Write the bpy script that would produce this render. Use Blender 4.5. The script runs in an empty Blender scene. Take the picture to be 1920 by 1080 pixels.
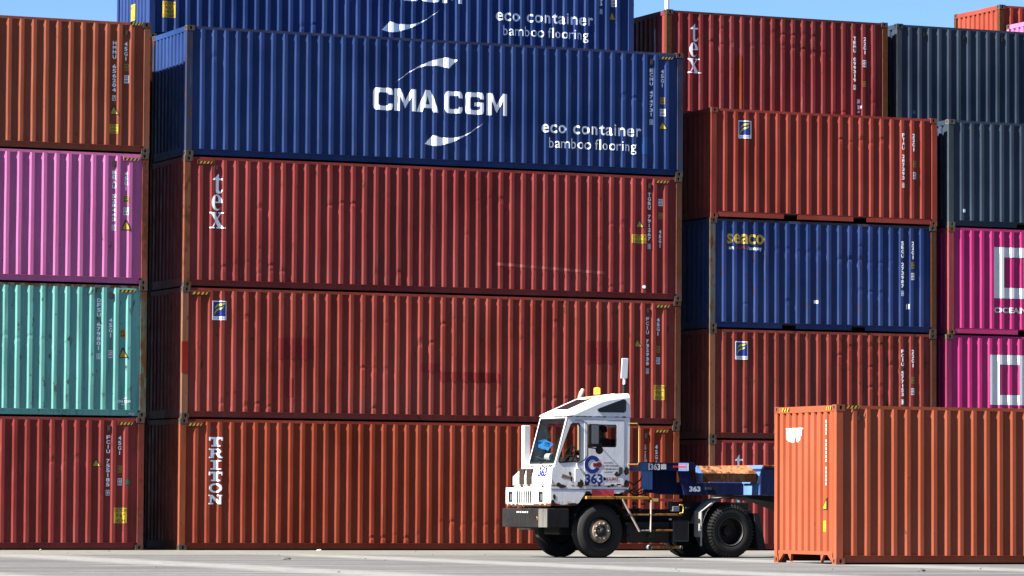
import bpy, bmesh, math, random
from mathutils import Vector, Matrix
from mathutils.geometry import tessellate_polygon
from mathutils import noise as mnoise
R = math.radians
scene = bpy.context.scene
col = scene.collection

# ------------------------------------------------------------------ camera
CAMP = dict(f=7286.8, h=1.0742, pitch=0.0553, roll=0.0060, yaw=0.4109, cx=-27.4825, cy=-81.168)
def make_camera():
    p = CAMP
    c, s = math.cos(p['yaw']), math.sin(p['yaw'])
    fw, rt, up = Vector((s, c, 0)), Vector((c, -s, 0)), Vector((0, 0, 1))
    cp, sp = math.cos(p['pitch']), math.sin(p['pitch'])
    f2 = fw * cp + up * sp
    u2 = up * cp - fw * sp
    cr, sr = math.cos(p['roll']), math.sin(p['roll'])
    rx = rt * cr + u2 * sr
    ux = u2 * cr - rt * sr
    cd = bpy.data.cameras.new('camera')
    cd.sensor_width = 36.0
    cd.lens = p['f'] / 1920 * 36
    cd.clip_start = 1.0
    cd.clip_end = 6000
    o = bpy.data.objects.new('camera', cd)
    M = Matrix((rx, ux, -f2)).transposed().to_4x4()
    M.translation = Vector((p['cx'], p['cy'], p['h']))
    o.matrix_world = M
    col.objects.link(o)
    scene.camera = o
make_camera()

# ------------------------------------------------------------------ light
SUN_EL, SUN_AZ = R(43), R(7.6)          # sun stands to the left (-X), a little on the viewer's side
SUN_DIR = Vector((-math.cos(SUN_AZ) * math.cos(SUN_EL), -math.sin(SUN_AZ) * math.cos(SUN_EL), math.sin(SUN_EL)))
sd = bpy.data.lights.new('sun', 'SUN')
sd.energy = 5.0
sd.angle = R(0.53)
sd.color = (1.0, 0.955, 0.88)
so = bpy.data.objects.new('sun', sd)
so.rotation_euler = (-SUN_DIR).to_track_quat('-Z', 'Y').to_euler()
col.objects.link(so)
world = bpy.data.worlds.new('World')
scene.world = world
world.use_nodes = True
nt = world.node_tree
sky = nt.nodes.new('ShaderNodeTexSky')
sky.sky_type = 'NISHITA'
sky.sun_disc = False
sky.sun_elevation = SUN_EL
sky.sun_rotation = math.atan2(SUN_DIR.x, SUN_DIR.y)
sky.air_density = 0.40
sky.dust_density = 0.15
sky.ozone_density = 2.0
bg = nt.nodes['Background']
bg.inputs[1].default_value = 0.05
hs = nt.nodes.new('ShaderNodeHueSaturation')        # polarised, deep blue air
hs.inputs['Saturation'].default_value = 1.1
nt.links.new(sky.outputs[0], hs.inputs['Color'])
nt.links.new(hs.outputs[0], bg.inputs[0])
scene.view_settings.view_transform = 'Standard'
scene.view_settings.look = 'None'
scene.view_settings.gamma = 1.0
scene.view_settings.use_curve_mapping = False
scene.view_settings.exposure = 2.3

# ------------------------------------------------------------------ materials
K = 0.266                                  # overall reflectance level of the paints
_mats = {}
def nodes_of(name):
    m = bpy.data.materials.new(name)
    m.use_nodes = True
    n = m.node_tree.nodes
    return m, n, m.node_tree.links, n['Principled BSDF']

def paint(name, rgb, dirt=0.25, rust=0.08, rough=0.5, dirtc=(0.11, 0.085, 0.07), scratch=0.3, rustc=(0.085, 0.032, 0.014), var=0.2):
    """weathered steel paint: broad fading, vertical run-off streaks, chips of rust, scuffs"""
    if name in _mats: return _mats[name]
    mx_ = max(rgb); rgb = tuple(c * (c / mx_) ** 0.14 * K for c in rgb); dirtc = tuple(c * K for c in dirtc); rustc = tuple(c * 0.4 for c in rustc)
    m, n, L, b = nodes_of(name)
    tc = n.new('ShaderNodeTexCoord'); oi = n.new('ShaderNodeObjectInfo')
    cmb = n.new('ShaderNodeMath'); cmb.operation = 'MULTIPLY'; cmb.inputs[1].default_value = 57.0
    L.new(oi.outputs['Random'], cmb.inputs[0])
    add = n.new('ShaderNodeVectorMath'); add.operation = 'ADD'
    L.new(tc.outputs['Object'], add.inputs[0]); L.new(cmb.outputs[0], add.inputs[1])
    def noise(scale, sc=(1, 1, 1), detail=4, rough_=0.55):
        mp = n.new('ShaderNodeMapping'); mp.inputs['Scale'].default_value = sc
        L.new(add.outputs[0], mp.inputs[0])
        t = n.new('ShaderNodeTexNoise'); t.inputs['Scale'].default_value = scale
        t.inputs['Detail'].default_value = detail; t.inputs['Roughness'].default_value = rough_
        L.new(mp.outputs[0], t.inputs[0]); return t.outputs[0]
    def ramp(src, a, c, lo=0.0, hi=1.0):
        r = n.new('ShaderNodeMapRange'); r.inputs[1].default_value = a; r.inputs[2].default_value = c
        r.inputs[3].default_value = lo; r.inputs[4].default_value = hi; r.clamp = True
        L.new(src, r.inputs[0]); return r.outputs[0]
    def mix(f, a, c):
        x = n.new('ShaderNodeMix'); x.data_type = 'RGBA'
        for sock, v in ((x.inputs[0], f), (x.inputs[6], a), (x.inputs[7], c)):
            if isinstance(v, (float, int)): sock.default_value = v
            elif isinstance(v, tuple): sock.default_value = (*v, 1)
            else: L.new(v, sock)
        return x.outputs[2]
    lo = tuple(c * (1 - var) for c in rgb); hi = tuple(min(1, c * (1 + var) + 0.01) for c in rgb)
    c0 = mix(ramp(noise(0.8, (1, 1, 0.6)), 0.3, 0.7), lo, hi)
    c0 = mix(ramp(noise(38, detail=2), 0.35, 0.75, 0, 0.16), c0, tuple(c * 0.55 for c in rgb))
    c0 = mix(ramp(noise(0.45, (1, 1, 0.5), 5), 0.48, 0.72, 0, min(0.5, dirt * 1.4)), c0, tuple(0.72 * c + 0.018 for c in rgb))    # chalky sun-faded areas
    streak = ramp(noise(1.0, (11, 11, 0.55), 5), 0.50, 0.72, 0, min(1.0, dirt * 1.35))
    c1 = mix(streak, c0, dirtc)
    sc = ramp(noise(1.0, (30, 30, 1.6), 3), 0.63, 0.70, 0, scratch)
    c2 = mix(sc, c1, tuple(0.6 * c + 0.08 for c in rgb))
    rm = ramp(noise(6.5, (1, 1, 0.45), 9, 0.7), 0.66 - rust * 0.5, 0.71 - rust * 0.5, 0, 0.9)
    c3 = mix(rm, c2, mix(ramp(noise(14), 0.3, 0.7), rustc, (0.07, 0.028, 0.011)))
    sz = n.new('ShaderNodeSeparateXYZ'); L.new(tc.outputs['Object'], sz.inputs[0])
    dz = n.new('ShaderNodeMath'); dz.operation = 'MULTIPLY'          # road dust thrown on to the lower wall
    L.new(ramp(sz.outputs[2], 0.15, 1.1, 1.0, 0.0), dz.inputs[0]); L.new(ramp(noise(1.3, (1, 1, 0.8), 6), 0.35, 0.7, 0.0, dirt * 1.1), dz.inputs[1])
    c3 = mix(dz.outputs[0], c3, tuple(0.6 * c + 0.04 for c in rgb))
    L.new(c3, b.inputs['Base Color'])
    L.new(ramp(noise(3.0), 0.3, 0.7, rough - 0.08, rough + 0.14), b.inputs['Roughness'])
    b.inputs['Specular IOR Level'].default_value = 0.07
    bp = n.new('ShaderNodeBump'); bp.inputs['Strength'].default_value = 0.22; bp.inputs['Distance'].default_value = 0.012
    L.new(noise(5.0, (1, 1, 0.6), 5), bp.inputs['Height'])
    L.new(bp.outputs[0], b.inputs['Normal'])
    _mats[name] = m
    return m

def plain(name, rgb, rough=0.55, metal=0.0, var=0.12, scale=18.0, emit=None):
    if name in _mats: return _mats[name]
    rgb = tuple(c * K for c in rgb)
    m, n, L, b = nodes_of(name)
    tc = n.new('ShaderNodeTexCoord')
    t = n.new('ShaderNodeTexNoise'); t.inputs['Scale'].default_value = scale; t.inputs['Detail'].default_value = 5
    L.new(tc.outputs['Object'], t.inputs[0])
    x = n.new('ShaderNodeMix'); x.data_type = 'RGBA'
    x.inputs[6].default_value = (*[c * (1 - var) for c in rgb], 1)
    x.inputs[7].default_value = (*[min(1, c * (1 + var)) for c in rgb], 1)
    L.new(t.outputs[0], x.inputs[0]); L.new(x.outputs[2], b.inputs['Base Color'])
    b.inputs['Roughness'].default_value = rough; b.inputs['Metallic'].default_value = metal
    b.inputs['Specular IOR Level'].default_value = 0.35
    if emit:
        b.inputs['Emission Color'].default_value = (*emit[0], 1); b.inputs['Emission Strength'].default_value = emit[1]
    _mats[name] = m
    return m

def glass_mat(name, tint, gloss=1.0):
    if name in _mats: return _mats[name]
    m = bpy.data.materials.new(name); m.use_nodes = True
    n, L = m.node_tree.nodes, m.node_tree.links
    n.clear()
    out = n.new('ShaderNodeOutputMaterial'); mx = n.new('ShaderNodeMixShader')
    tr = n.new('ShaderNodeBsdfTransparent'); tr.inputs[0].default_value = (*tint, 1)
    gl = n.new('ShaderNodeBsdfGlossy'); gl.inputs['Roughness'].default_value = 0.03
    fr = n.new('ShaderNodeLayerWeight'); fr.inputs[0].default_value = 0.5
    pw = n.new('ShaderNodeMath'); pw.operation = 'POWER'; pw.inputs[1].default_value = 4.0; L.new(fr.outputs['Facing'], pw.inputs[0])
    ma = n.new('ShaderNodeMath'); ma.operation = 'MULTIPLY_ADD'; ma.inputs[1].default_value = 0.5; ma.inputs[2].default_value = 0.03; L.new(pw.outputs[0], ma.inputs[0])
    nz = n.new('ShaderNodeTexNoise'); nz.inputs['Scale'].default_value = 3
    bp = n.new('ShaderNodeBump'); bp.inputs['Strength'].default_value = 0.03
    L.new(nz.outputs[0], bp.inputs['Height']); L.new(bp.outputs[0], gl.inputs['Normal'])
    L.new(ma.outputs[0], mx.inputs[0]); L.new(tr.outputs[0], mx.inputs[1]); L.new(gl.outputs[0], mx.inputs[2])
    L.new(mx.outputs[0], out.inputs[0])
    _mats[name] = m
    return m

def rusty(name, rgb, rust=0.5):
    return paint(name, rgb, dirt=0.45, rust=rust, rough=0.62, scratch=0.35, rustc=(0.10, 0.04, 0.018))

WHITE = plain('white_lettering', (3.0, 3.05, 3.15), 0.5, var=0.06)
OFFWH = plain('worn_white_lettering', (2.1, 2.13, 2.2), 0.6, var=0.2)
YEL = plain('yellow_sticker', (1.25, 0.82, 0.05), 0.45, var=0.1)
DULLY = plain('dull_yellow_plate', (0.9, 0.6, 0.1), 0.5, var=0.3)
BLK = plain('black_print', (0.015, 0.015, 0.015), 0.5)
NAVY = plain('navy_print', (0.03, 0.07, 0.6), 0.5)
REDP = plain('red_print', (0.6, 0.02, 0.02), 0.5)
DARK = plain('dark_underside', (0.012, 0.011, 0.010), 0.8)
VENT = plain('vent_plastic', (0.13, 0.075, 0.065), 0.6, var=0.25)
CAST = paint('corner_casting_steel', (0.17, 0.13, 0.10), dirt=0.4, rust=0.25, rough=0.65)

# ------------------------------------------------------------------ mesh helpers
def tag(o, label=None, cat=None, group=None, kind=None):
    if label: o['label'] = label
    if cat: o['category'] = cat
    if group: o['group'] = group
    if kind: o['kind'] = kind
    return o

def empty(name, loc=(0, 0, 0), rz=0.0):
    o = bpy.data.objects.new(name, None)
    o.location = loc; o.rotation_euler = (0, 0, rz); o.empty_display_size = 0.3
    col.objects.link(o)
    return o

def link(name, me, parent=None, mats=()):
    o = bpy.data.objects.new(name, me)
    if parent is not None: o.parent = parent
    col.objects.link(o)
    return o

class MB:
    """collects shapes into one mesh object"""
    def __init__(s): s.v = []; s.f = []; s.mi = []
    def add(s, verts, faces, mi=0):
        k = len(s.v); s.v += [tuple(p) for p in verts]
        for f in faces: s.f.append(tuple(i + k for i in f)); s.mi.append(mi)
        return s
    def box(s, x0, x1, y0, y1, z0, z1, mi=0):
        V = [(x0, y0, z0), (x1, y0, z0), (x1, y1, z0), (x0, y1, z0), (x0, y0, z1), (x1, y0, z1), (x1, y1, z1), (x0, y1, z1)]
        return s.add(V, [(0, 3, 2, 1), (4, 5, 6, 7), (0, 1, 5, 4), (1, 2, 6, 5), (2, 3, 7, 6), (3, 0, 4, 7)], mi)
    def prism(s, poly, axis, a, b, mi=0, holes=()):
        """polygon (2D) extruded along an axis: 'x' -> (y,z), 'y' -> (x,z), 'z' -> (x,y)"""
        def P(p, t):
            return (t, p[0], p[1]) if axis == 'x' else (p[0], t, p[1]) if axis == 'y' else (p[0], p[1], t)
        loops = [list(poly)] + [list(h) for h in holes]
        flat = [p for l in loops for p in l]
        tri = tessellate_polygon([[Vector((p[0], p[1], 0)) for p in l] for l in loops])
        n = len(flat)
        V = [P(p, a) for p in flat] + [P(p, b) for p in flat]
        F = [tuple(t) for t in tri] + [tuple(i + n for i in reversed(t)) for t in tri]
        k = 0
        for l in loops:
            m = len(l)
            for i in range(m):
                j = (i + 1) % m
                F.append((k + i, k + j, k + j + n, k + i + n))
            k += m
        return s.add(V, F, mi)
    def tube(s, path, r, seg=10, mi=0, caps=True):
        path = [Vector(p) for p in path]; rs = r if isinstance(r, (list, tuple)) else [r] * len(path)
        rings = []; up = Vector((0.13, 0.27, 0.95)).normalized(); prev = None
        for i, p in enumerate(path):
            d = (path[min(i + 1, len(path) - 1)] - path[max(i - 1, 0)]).normalized()
            a = d.cross(up if prev is None else prev)
            a = d.cross(Vector((1, 0, 0))) if a.length < 1e-4 else a
            a.normalize(); b_ = d.cross(a); 
            prev = -b_ if prev is not None else up
            prev = up
            rings.append([p + (a * math.cos(t) + b_ * math.sin(t)) * rs[i] for t in [2 * math.pi * k / seg for k in range(seg)]])
        V = [q for rg in rings for q in rg]; F = []
        for i in range(len(path) - 1):
            for k in range(seg):
                F.append((i * seg + k, i * seg + (k + 1) % seg, (i + 1) * seg + (k + 1) % seg, (i + 1) * seg + k))
        if caps:
            F.append(tuple(range(seg - 1, -1, -1))); F.append(tuple((len(path) - 1) * seg + k for k in range(seg)))
        return s.add(V, F, mi)
    def lathe(s, prof, c, axis='y', seg=40, mi=0, close=False, caps=False):
        """profile = [(t along axis, radius)]"""
        V = []; F = []
        for (t, r) in prof:
            for k in range(seg):
                a = 2 * math.pi * k / seg; p, q = r * math.cos(a), r * math.sin(a)
                V.append((c[0] + p, c[1] + t, c[2] + q) if axis == 'y' else (c[0] + t, c[1] + p, c[2] + q) if axis == 'x' else (c[0] + p, c[1] + q, c[2] + t))
        n = len(prof)
        for i in range(n if close else n - 1):
            j = (i + 1) % n
            for k in range(seg):
                k2 = (k + 1) % seg
                F.append((i * seg + k, i * seg + k2, j * seg + k2, j * seg + k))
        if caps:
            if prof[0][1] > 1e-4: F.append(tuple(range(seg)))
            if prof[-1][1] > 1e-4: F.append(tuple((n - 1) * seg + k for k in range(seg)))
        return s.add(V, F, mi)
    def mesh(s, name, mats, bevel=0.0, smooth=False, fix=True):
        me = bpy.data.meshes.new(name)
        me.from_pydata(s.v, [], s.f)
        for m in mats: me.materials.append(m)
        for p, i in zip(me.polygons, s.mi): p.material_index = i
        if fix or bevel:
            bm = bmesh.new(); bm.from_mesh(me)
            bmesh.ops.recalc_face_normals(bm, faces=bm.faces)
            if bevel:
                ed = [e for e in bm.edges if len(e.link_faces) == 2 and e.calc_face_angle(0) > 0.5]
                bmesh.ops.bevel(bm, geom=ed, offset=bevel, segments=2, profile=0.5, affect='EDGES', clamp_overlap=True)
            bm.to_mesh(me); bm.free()
        if smooth:
            for p in me.polygons: p.use_smooth = True
            me.update()
            try: me.set_sharp_from_angle(angle=R(38))
            except Exception: pass
        return me
    def build(s, name, mat, parent=None, bevel=0.0, smooth=False):
        mats = mat if isinstance(mat, (list, tuple)) else [mat]
        return link(name, s.mesh(name, mats, bevel, smooth), parent)

# ------------------------------------------------------------------ ground
def ground_material():
    m, n, L, b = nodes_of('worn_terminal_pavement')
    tc = n.new('ShaderNodeTexCoord'); P = tc.outputs['Object']
    sx = n.new('ShaderNodeSeparateXYZ'); L.new(P, sx.inputs[0])
    def noise(scale, sc=(1, 1, 1), detail=5, rg=0.6):
        mp = n.new('ShaderNodeMapping'); mp.inputs['Scale'].default_value = sc; L.new(P, mp.inputs[0])
        t = n.new('ShaderNodeTexNoise'); t.inputs['Scale'].default_value = scale; t.inputs['Detail'].default_value = detail; t.inputs['Roughness'].default_value = rg
        L.new(mp.outputs[0], t.inputs[0]); return t.outputs[0]
    def mr(src, a, c, lo=0.0, hi=1.0):
        r = n.new('ShaderNodeMapRange'); r.inputs[1].default_value = a; r.inputs[2].default_value = c; r.inputs[3].default_value = lo; r.inputs[4].default_value = hi
        L.new(src, r.inputs[0]); return r.outputs[0]
    def math_(op, a, c):
        x = n.new('ShaderNodeMath'); x.operation = op
        for s_, v in ((x.inputs[0], a), (x.inputs[1], c)):
            if isinstance(v, (int, float)): s_.default_value = v
            else: L.new(v, s_)
        return x.outputs[0]
    def mix(f, a, c):
        x = n.new('ShaderNodeMix'); x.data_type = 'RGBA'
        for s_, v in ((x.inputs[0], f), (x.inputs[6], a), (x.inputs[7], c)):
            if isinstance(v, (float, int)): s_.default_value = v
            elif isinstance(v, tuple): s_.default_value = (*v, 1)
            else: L.new(v, s_)
        return x.outputs[2]
    c = mix(mr(noise(0.35), 0.35, 0.65), (0.36, 0.355, 0.35), (0.45, 0.445, 0.435))
    c = mix(mr(noise(1.0, (0.05, 0.75, 1), 6), 0.32, 0.54, 0, 0.95), c, (0.205, 0.204, 0.207))
    c = mix(mr(noise(1.0, (0.16, 2.1, 1), 6, 0.7), 0.5, 0.62, 0, 0.55), c, (0.17, 0.168, 0.17))        # tyre-worn lanes along the stacks
    c = mix(mr(noise(1.0, (0.09, 3.4, 1), 5), 0.54, 0.62, 0, 0.75), c, (0.6, 0.595, 0.585))          # thin pale scuffs
    # pale concrete runway strips, running away from the viewer every 6.2 m
    xs = math_('ADD', sx.outputs[0], math_('ADD', math_('MULTIPLY', noise(0.5, (1, 0.3, 1)), 0.5), math_('MULTIPLY', noise(1.0, (0.2, 3.0, 1), 6, 0.75), 1.5)))
    ph = math_('PINGPONG', math_('ADD', xs, -0.35 + 62.0), 3.15)
    strip = mr(ph, 0.45, 1.15, 0.85, 0.0)
    c = mix(strip, c, (0.62, 0.61, 0.595))
    # sandy margin at the foot of the stacks
    ys = math_('ADD', sx.outputs[1], math_('MULTIPLY', noise(0.5), 3.0))
    c = mix(mr(ys, -6.2, -4.6, 0, 0.85), c, mix(mr(noise(6.0), 0.3, 0.7), (0.41, 0.385, 0.33), (0.52, 0.495, 0.43)))
    c = mix(mr(noise(1.0, (1.6, 0.8, 1), 8, 0.8), 0.56, 0.66, 0, 0.5), c, (0.15, 0.148, 0.147))
    c = mix(mr(noise(2.2, (1, 1, 1), 7, 0.7), 0.66, 0.72, 0, 0.6), c, (0.16, 0.15, 0.14))              # oil spots and grit
    c = mix(mr(noise(30, (1, 1, 1), 3), 0.3, 0.8, 0, 0.25), c, (0.2, 0.195, 0.19))
    c = mix(mr(noise(1.0, (4.0, 0.9, 1), 8, 0.8), 0.42, 0.60, 0.0, 0.42), c, (0.19, 0.188, 0.186))
    c = mix(mr(noise(1.0, (7.0, 1.3, 1), 4, 0.8), 0.60, 0.68, 0.0, 0.5), c, (0.64, 0.63, 0.615))
    sc_ = n.new('ShaderNodeVectorMath'); sc_.operation = 'SCALE'; sc_.inputs[3].default_value = 0.30; L.new(c, sc_.inputs[0])
    # unseen yard nearer the viewer, made dark asphalt to cut bounced light
    c = mix(mr(ys, -29.5, -28.2, 1, 0), sc_.outputs[0], mix(noise(3.0), (0.035, 0.035, 0.036), (0.06, 0.06, 0.06)))
    L.new(c, b.inputs['Base Color']); b.inputs['Roughness'].default_value = 0.9
    b.inputs['Specular IOR Level'].default_value = 0.2
    bp = n.new('ShaderNodeBump'); bp.inputs['Strength'].default_value = 0.35; bp.inputs['Distance'].default_value = 0.02
    L.new(noise(9.0, (1, 1, 1), 6), bp.inputs['Height']); L.new(bp.outputs[0], b.inputs['Normal'])
    return m
g = MB().add([(-2500, -2500, 0), (2500, -2500, 0), (2500, 2500, 0), (-2500, 2500, 0)], [(0, 1, 2, 3)]).build('ground', ground_material())
tag(g, 'sunlit grey concrete yard with pale strips and tyre marks', 'ground', kind='structure')

# ------------------------------------------------------------------ containers
HC, STD, W = 2.896, 2.591, 2.438
YO, YI = 0.007, 0.050                     # outer and inner level of the corrugated sides
PITCH, FLAT, SLOPE, X0 = 0.278, 0.072, 0.068, 0.285
def folds(Ln):
    N = 42 if Ln > 8 else 20
    xs = [0.14]
    ys = [YI]
    for i in range(N):
        x = X0 + i * PITCH * ((Ln - 0.29 - 0.14 - 0.206) / ((N - 1) * PITCH) if False else 1.0)
        xs += [x, x + SLOPE, x + SLOPE + FLAT, x + 2 * SLOPE + FLAT]
        ys += [YI, YO, YO, YI]
    xs.append(Ln - 0.14); ys.append(YI)
    return xs, ys
_F = {12.192: folds(12.192), 6.058: folds(6.058)}
def prof(Ln, x):
    xs, ys = _F[Ln]
    if x <= xs[0] or x >= xs[-1]: return YI
    lo, hi = 0, len(xs) - 1
    while hi - lo > 1:
        m = (lo + hi) // 2
        if xs[m] <= x: lo = m
        else: hi = m
    t = (x - xs[lo]) / max(1e-9, xs[hi] - xs[lo])
    return ys[lo] + (ys[hi] - ys[lo]) * t

def corrugated_front(Ln, Hh, seed, ndent, avoid):
    """front side wall: real trapezoid corrugation with knocks along the ribs"""
    rnd = random.Random(seed)
    xs, ys = _F[Ln]
    z0, z1 = 0.164, Hh - 0.07
    rows = 44 if ndent else 8
    zs = [z0 + (z1 - z0) * k / rows for k in range(rows + 1)]
    dents = []
    for _ in range(ndent):
        n = rnd.choice((1, 1, 2, 3, 5)); r0 = rnd.randrange(0, (len(xs) - 2) // 4)
        zc = rnd.choice([rnd.uniform(0.25, 0.7), rnd.uniform(0.3, 2.3), rnd.uniform(1.7, 2.3)])
        for k in range(n):
            r = r0 + k
            if 1 + 4 * r + 3 >= len(xs) - 1: break
            xc = xs[1 + 4 * r] + 0.1; zz = zc + rnd.uniform(-0.05, 0.05)
            if any(a - 0.25 < xc < c + 0.25 and b - 0.25 < zz < d + 0.25 for a, b, c, d in avoid): continue
            dents.append((r, zz, rnd.uniform(0.003, 0.013), rnd.uniform(0.015, 0.06), rnd.uniform(-0.007, 0.007)))
    V = []
    for z in zs:
        e = min(1.0, min(z - z0, z1 - z) / 0.3)
        for i, (x, y) in enumerate(zip(xs, ys)):
            dx = dy = 0.0
            if 0 < i < len(xs) - 1:
                r = (i - 1) // 4
                dx = 0.004 * e * mnoise.noise(Vector((r * 0.37, z * 1.6, seed * 3.1)))
                for (dr, dz, dep, wd, sh) in dents:
                    if dr == r:
                        g_ = math.exp(-((z - dz) / wd) ** 2)
                        if (i - 1) % 4 in (1, 2): dy += dep * g_
                        dx += sh * g_
            V.append((x + dx, y + dy, z))
    n = len(xs); F = []
    for k in range(len(zs) - 1):
        for i in range(n - 1):
            F.append((k * n + i, k * n + i + 1, (k + 1) * n + i + 1, (k + 1) * n + i))
    return V, F

_shared = {}
def shared(key, fn):
    if key not in _shared: _shared[key] = fn()
    return _shared[key]

def casting_mesh():
    """ISO corner casting, front-left-bottom orientation, with the hand holes cut in two faces"""
    m = MB(); a, b, c, d = 0.178, 0.162, 0.118, 0.03
    def hole(cx, cz, rx, rz, n=12): return [(cx + rx * math.cos(2 * math.pi * k / n), cz + rz * math.sin(2 * math.pi * k / n)) for k in range(n)]
    m.prism([(0, 0), (a, 0), (a, c), (0, c)], 'y', 0.0, d, 0, [hole(0.095, 0.058, 0.028, 0.041)])
    m.prism([(d, 0), (b, 0), (b, c), (d, c)], 'x', 0.0, d, 0, [hole(0.094, 0.058, 0.024, 0.041)])
    m.box(d, a, d + 0.05, b, 0, c)
    m.box(d + 0.05, a, d, d + 0.05, 0, 0.012); m.box(d + 0.05, a, d, d + 0.05, c - 0.012, c)
    m.box(d, d + 0.05, d, d + 0.05, 0, 0.012); m.box(d, d + 0.05, d, d + 0.05, c - 0.012, c)
    return m.mesh('corner_casting', [CAST])

def obj_mat(o, mat):
    if not o.data.materials: o.data.materials.append(None)
    o.material_slots[0].link = 'OBJECT'; o.material_slots[0].material = mat
    return o

def bx(*a):
    return lambda: MB().box(*a).mesh('panel', [DARK])

def post_mesh(Hh, slots):
    m = MB().box(0.004, 0.14, 0.004, 0.12, 0.118, Hh - 0.118)
    n = len(m.v)
    for k in range(5 if slots else 0):
        z = 0.35 + (Hh - 0.7) * k / 4
        m.box(0.001, 0.014, 0.001, 0.06, z - 0.035, z + 0.035, 1)      # lashing slots as dark boxes, the hollow's shade put into their colour
    return m.mesh('corner_post', [DARK, SLOT_SHADE])
SLOT_SHADE = plain('slot_shadow_steel', (0.02, 0.018, 0.018), 0.8)
def end_mesh(Hh, inward):
    m = MB(); ys = [0.12]; xs = [0.058]
    N = 9; p = (W - 0.24) / N
    for i in range(N):
        y = 0.12 + i * p
        ys += [y + 0.012, y + 0.03, y + 0.03 + p * 0.5, y + 0.048 + p * 0.5]; xs += [0.058, 0.012, 0.012, 0.058]
    ys.append(W - 0.12); xs.append(0.058)
    z0, z1 = 0.2, Hh - 0.125
    V = [(x, y, z) for z in (z0, z1) for x, y in zip(xs, ys)]; n = len(xs)
    m.add(V, [(i, i + 1, n + i + 1, n + i) for i in range(n - 1)])
    return m.mesh('end_panel', [DARK], fix=False)

def roof_mesh(Ln, Hh):
    m = MB(); z = Hh - 0.03; V = []; N = int(Ln / 0.21) * 2
    for i in range(N + 1):
        x = 0.1 + (Ln - 0.2) * i / N
        zz = z + (0.014 if i % 2 else -0.006)
        V += [(x, 0.03, zz), (x, W - 0.03, zz)]
    m.add(V, [(2 * i, 2 * i + 2, 2 * i + 3, 2 * i + 1) for i in range(N)])
    return m.mesh('roof_panel', [DARK], fix=False)

def rail_mesh(Ln, recess, pockets, back):
    m = MB(); s = lambda a, b: (a, b) if not back else (W - b, W - a)
    y0 = 0.045 if recess else 0.006
    segs = [(0.178, Ln - 0.178)]
    if pockets: segs = [(0.178, 1.92), (2.28, Ln - 2.28), (Ln - 1.92, Ln - 0.178)]
    for a, b in segs: m.box(a, b, *s(y0, y0 + 0.006), 0.034, 0.158); m.box(a, b, *s(y0 + 0.006, y0 + 0.05), 0.034, 0.042)
    if pockets:
        for a, b in ((1.92, 2.28), (Ln - 2.28, Ln - 1.92)): m.box(a, b, *s(y0, y0 + 0.05), 0.140, 0.158)
    m.box(0.14, Ln - 0.14, *s(0.003, 0.055), 0.158, 0.164)
    return m.mesh('bottom_rail', [DARK])

def gooseneck_sill():
    """end sill with the gooseneck tunnel: a beam, gusset triangles and openings below"""
    m = MB()
    m.prism([(0.162, 0.17), (W - 0.162, 0.17), (W - 0.162, 0.232), (0.162, 0.232)], 'x', 0.006, 0.1)
    for a, b in ((0.162, 0.36), (0.62, 0.5), (W - 0.162, W - 0.36), (W - 0.66, W - 0.53)):
        m.prism([(a, 0.17), (b, 0.17), (a, 0.02), (a + (0.02 if b > a else -0.02), 0.02)], 'x', 0.01, 0.06)
    return m.mesh('end_sill', [DARK])

def tri_polys(u):
    return [(list(p), []) for p in u]

def drape_mesh(name, Ln, items, off=0.0045, flat=None):
    """items: list of (material, [ (outer, holes) ]) in side-wall metres, laid onto the corrugation"""
    bm_all = bmesh.new(); mats = []
    k = 0
    for mat, polys in items:
        if mat not in mats: mats.append(mat)
        mi = mats.index(mat)
        for outer, holes in polys:
            loops = [outer] + list(holes)
            pts = [p for l in loops for p in l]
            tri = tessellate_polygon([[Vector((p[0], p[1], 0)) for p in l] for l in loops])
            bm = bmesh.new()
            vs = [bm.verts.new((p[0], 0, p[1])) for p in pts]
            for t in tri:
                try: bm.faces.new([vs[i] for i in t])
                except ValueError: pass
            if flat is None:
                xa, xb = min(p[0] for p in pts), max(p[0] for p in pts)
                for fx in _F[Ln][0]:
                    if xa + 1e-4 < fx < xb - 1e-4:
                        bmesh.ops.bisect_plane(bm, geom=bm.verts[:] + bm.edges[:] + bm.faces[:], dist=1e-6, plane_co=(fx, 0, 0), plane_no=(1, 0, 0))
            o = off + 0.0005 * k; k += 1
            for v in bm.verts: v.co.y = (prof(Ln, v.co.x) if flat is None else flat) - o
            for f in bm.faces:
                f.normal_update(); f.material_index = mi
                if f.normal.y > 0: f.normal_flip()
            tmp = bpy.data.meshes.new('t'); bm.to_mesh(tmp); bm.free(); bm_all.from_mesh(tmp); bpy.data.meshes.remove(tmp)
    me = bpy.data.meshes.new(name); bm_all.to_mesh(me); bm_all.free()
    for m in mats: me.materials.append(m)
    return me

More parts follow.
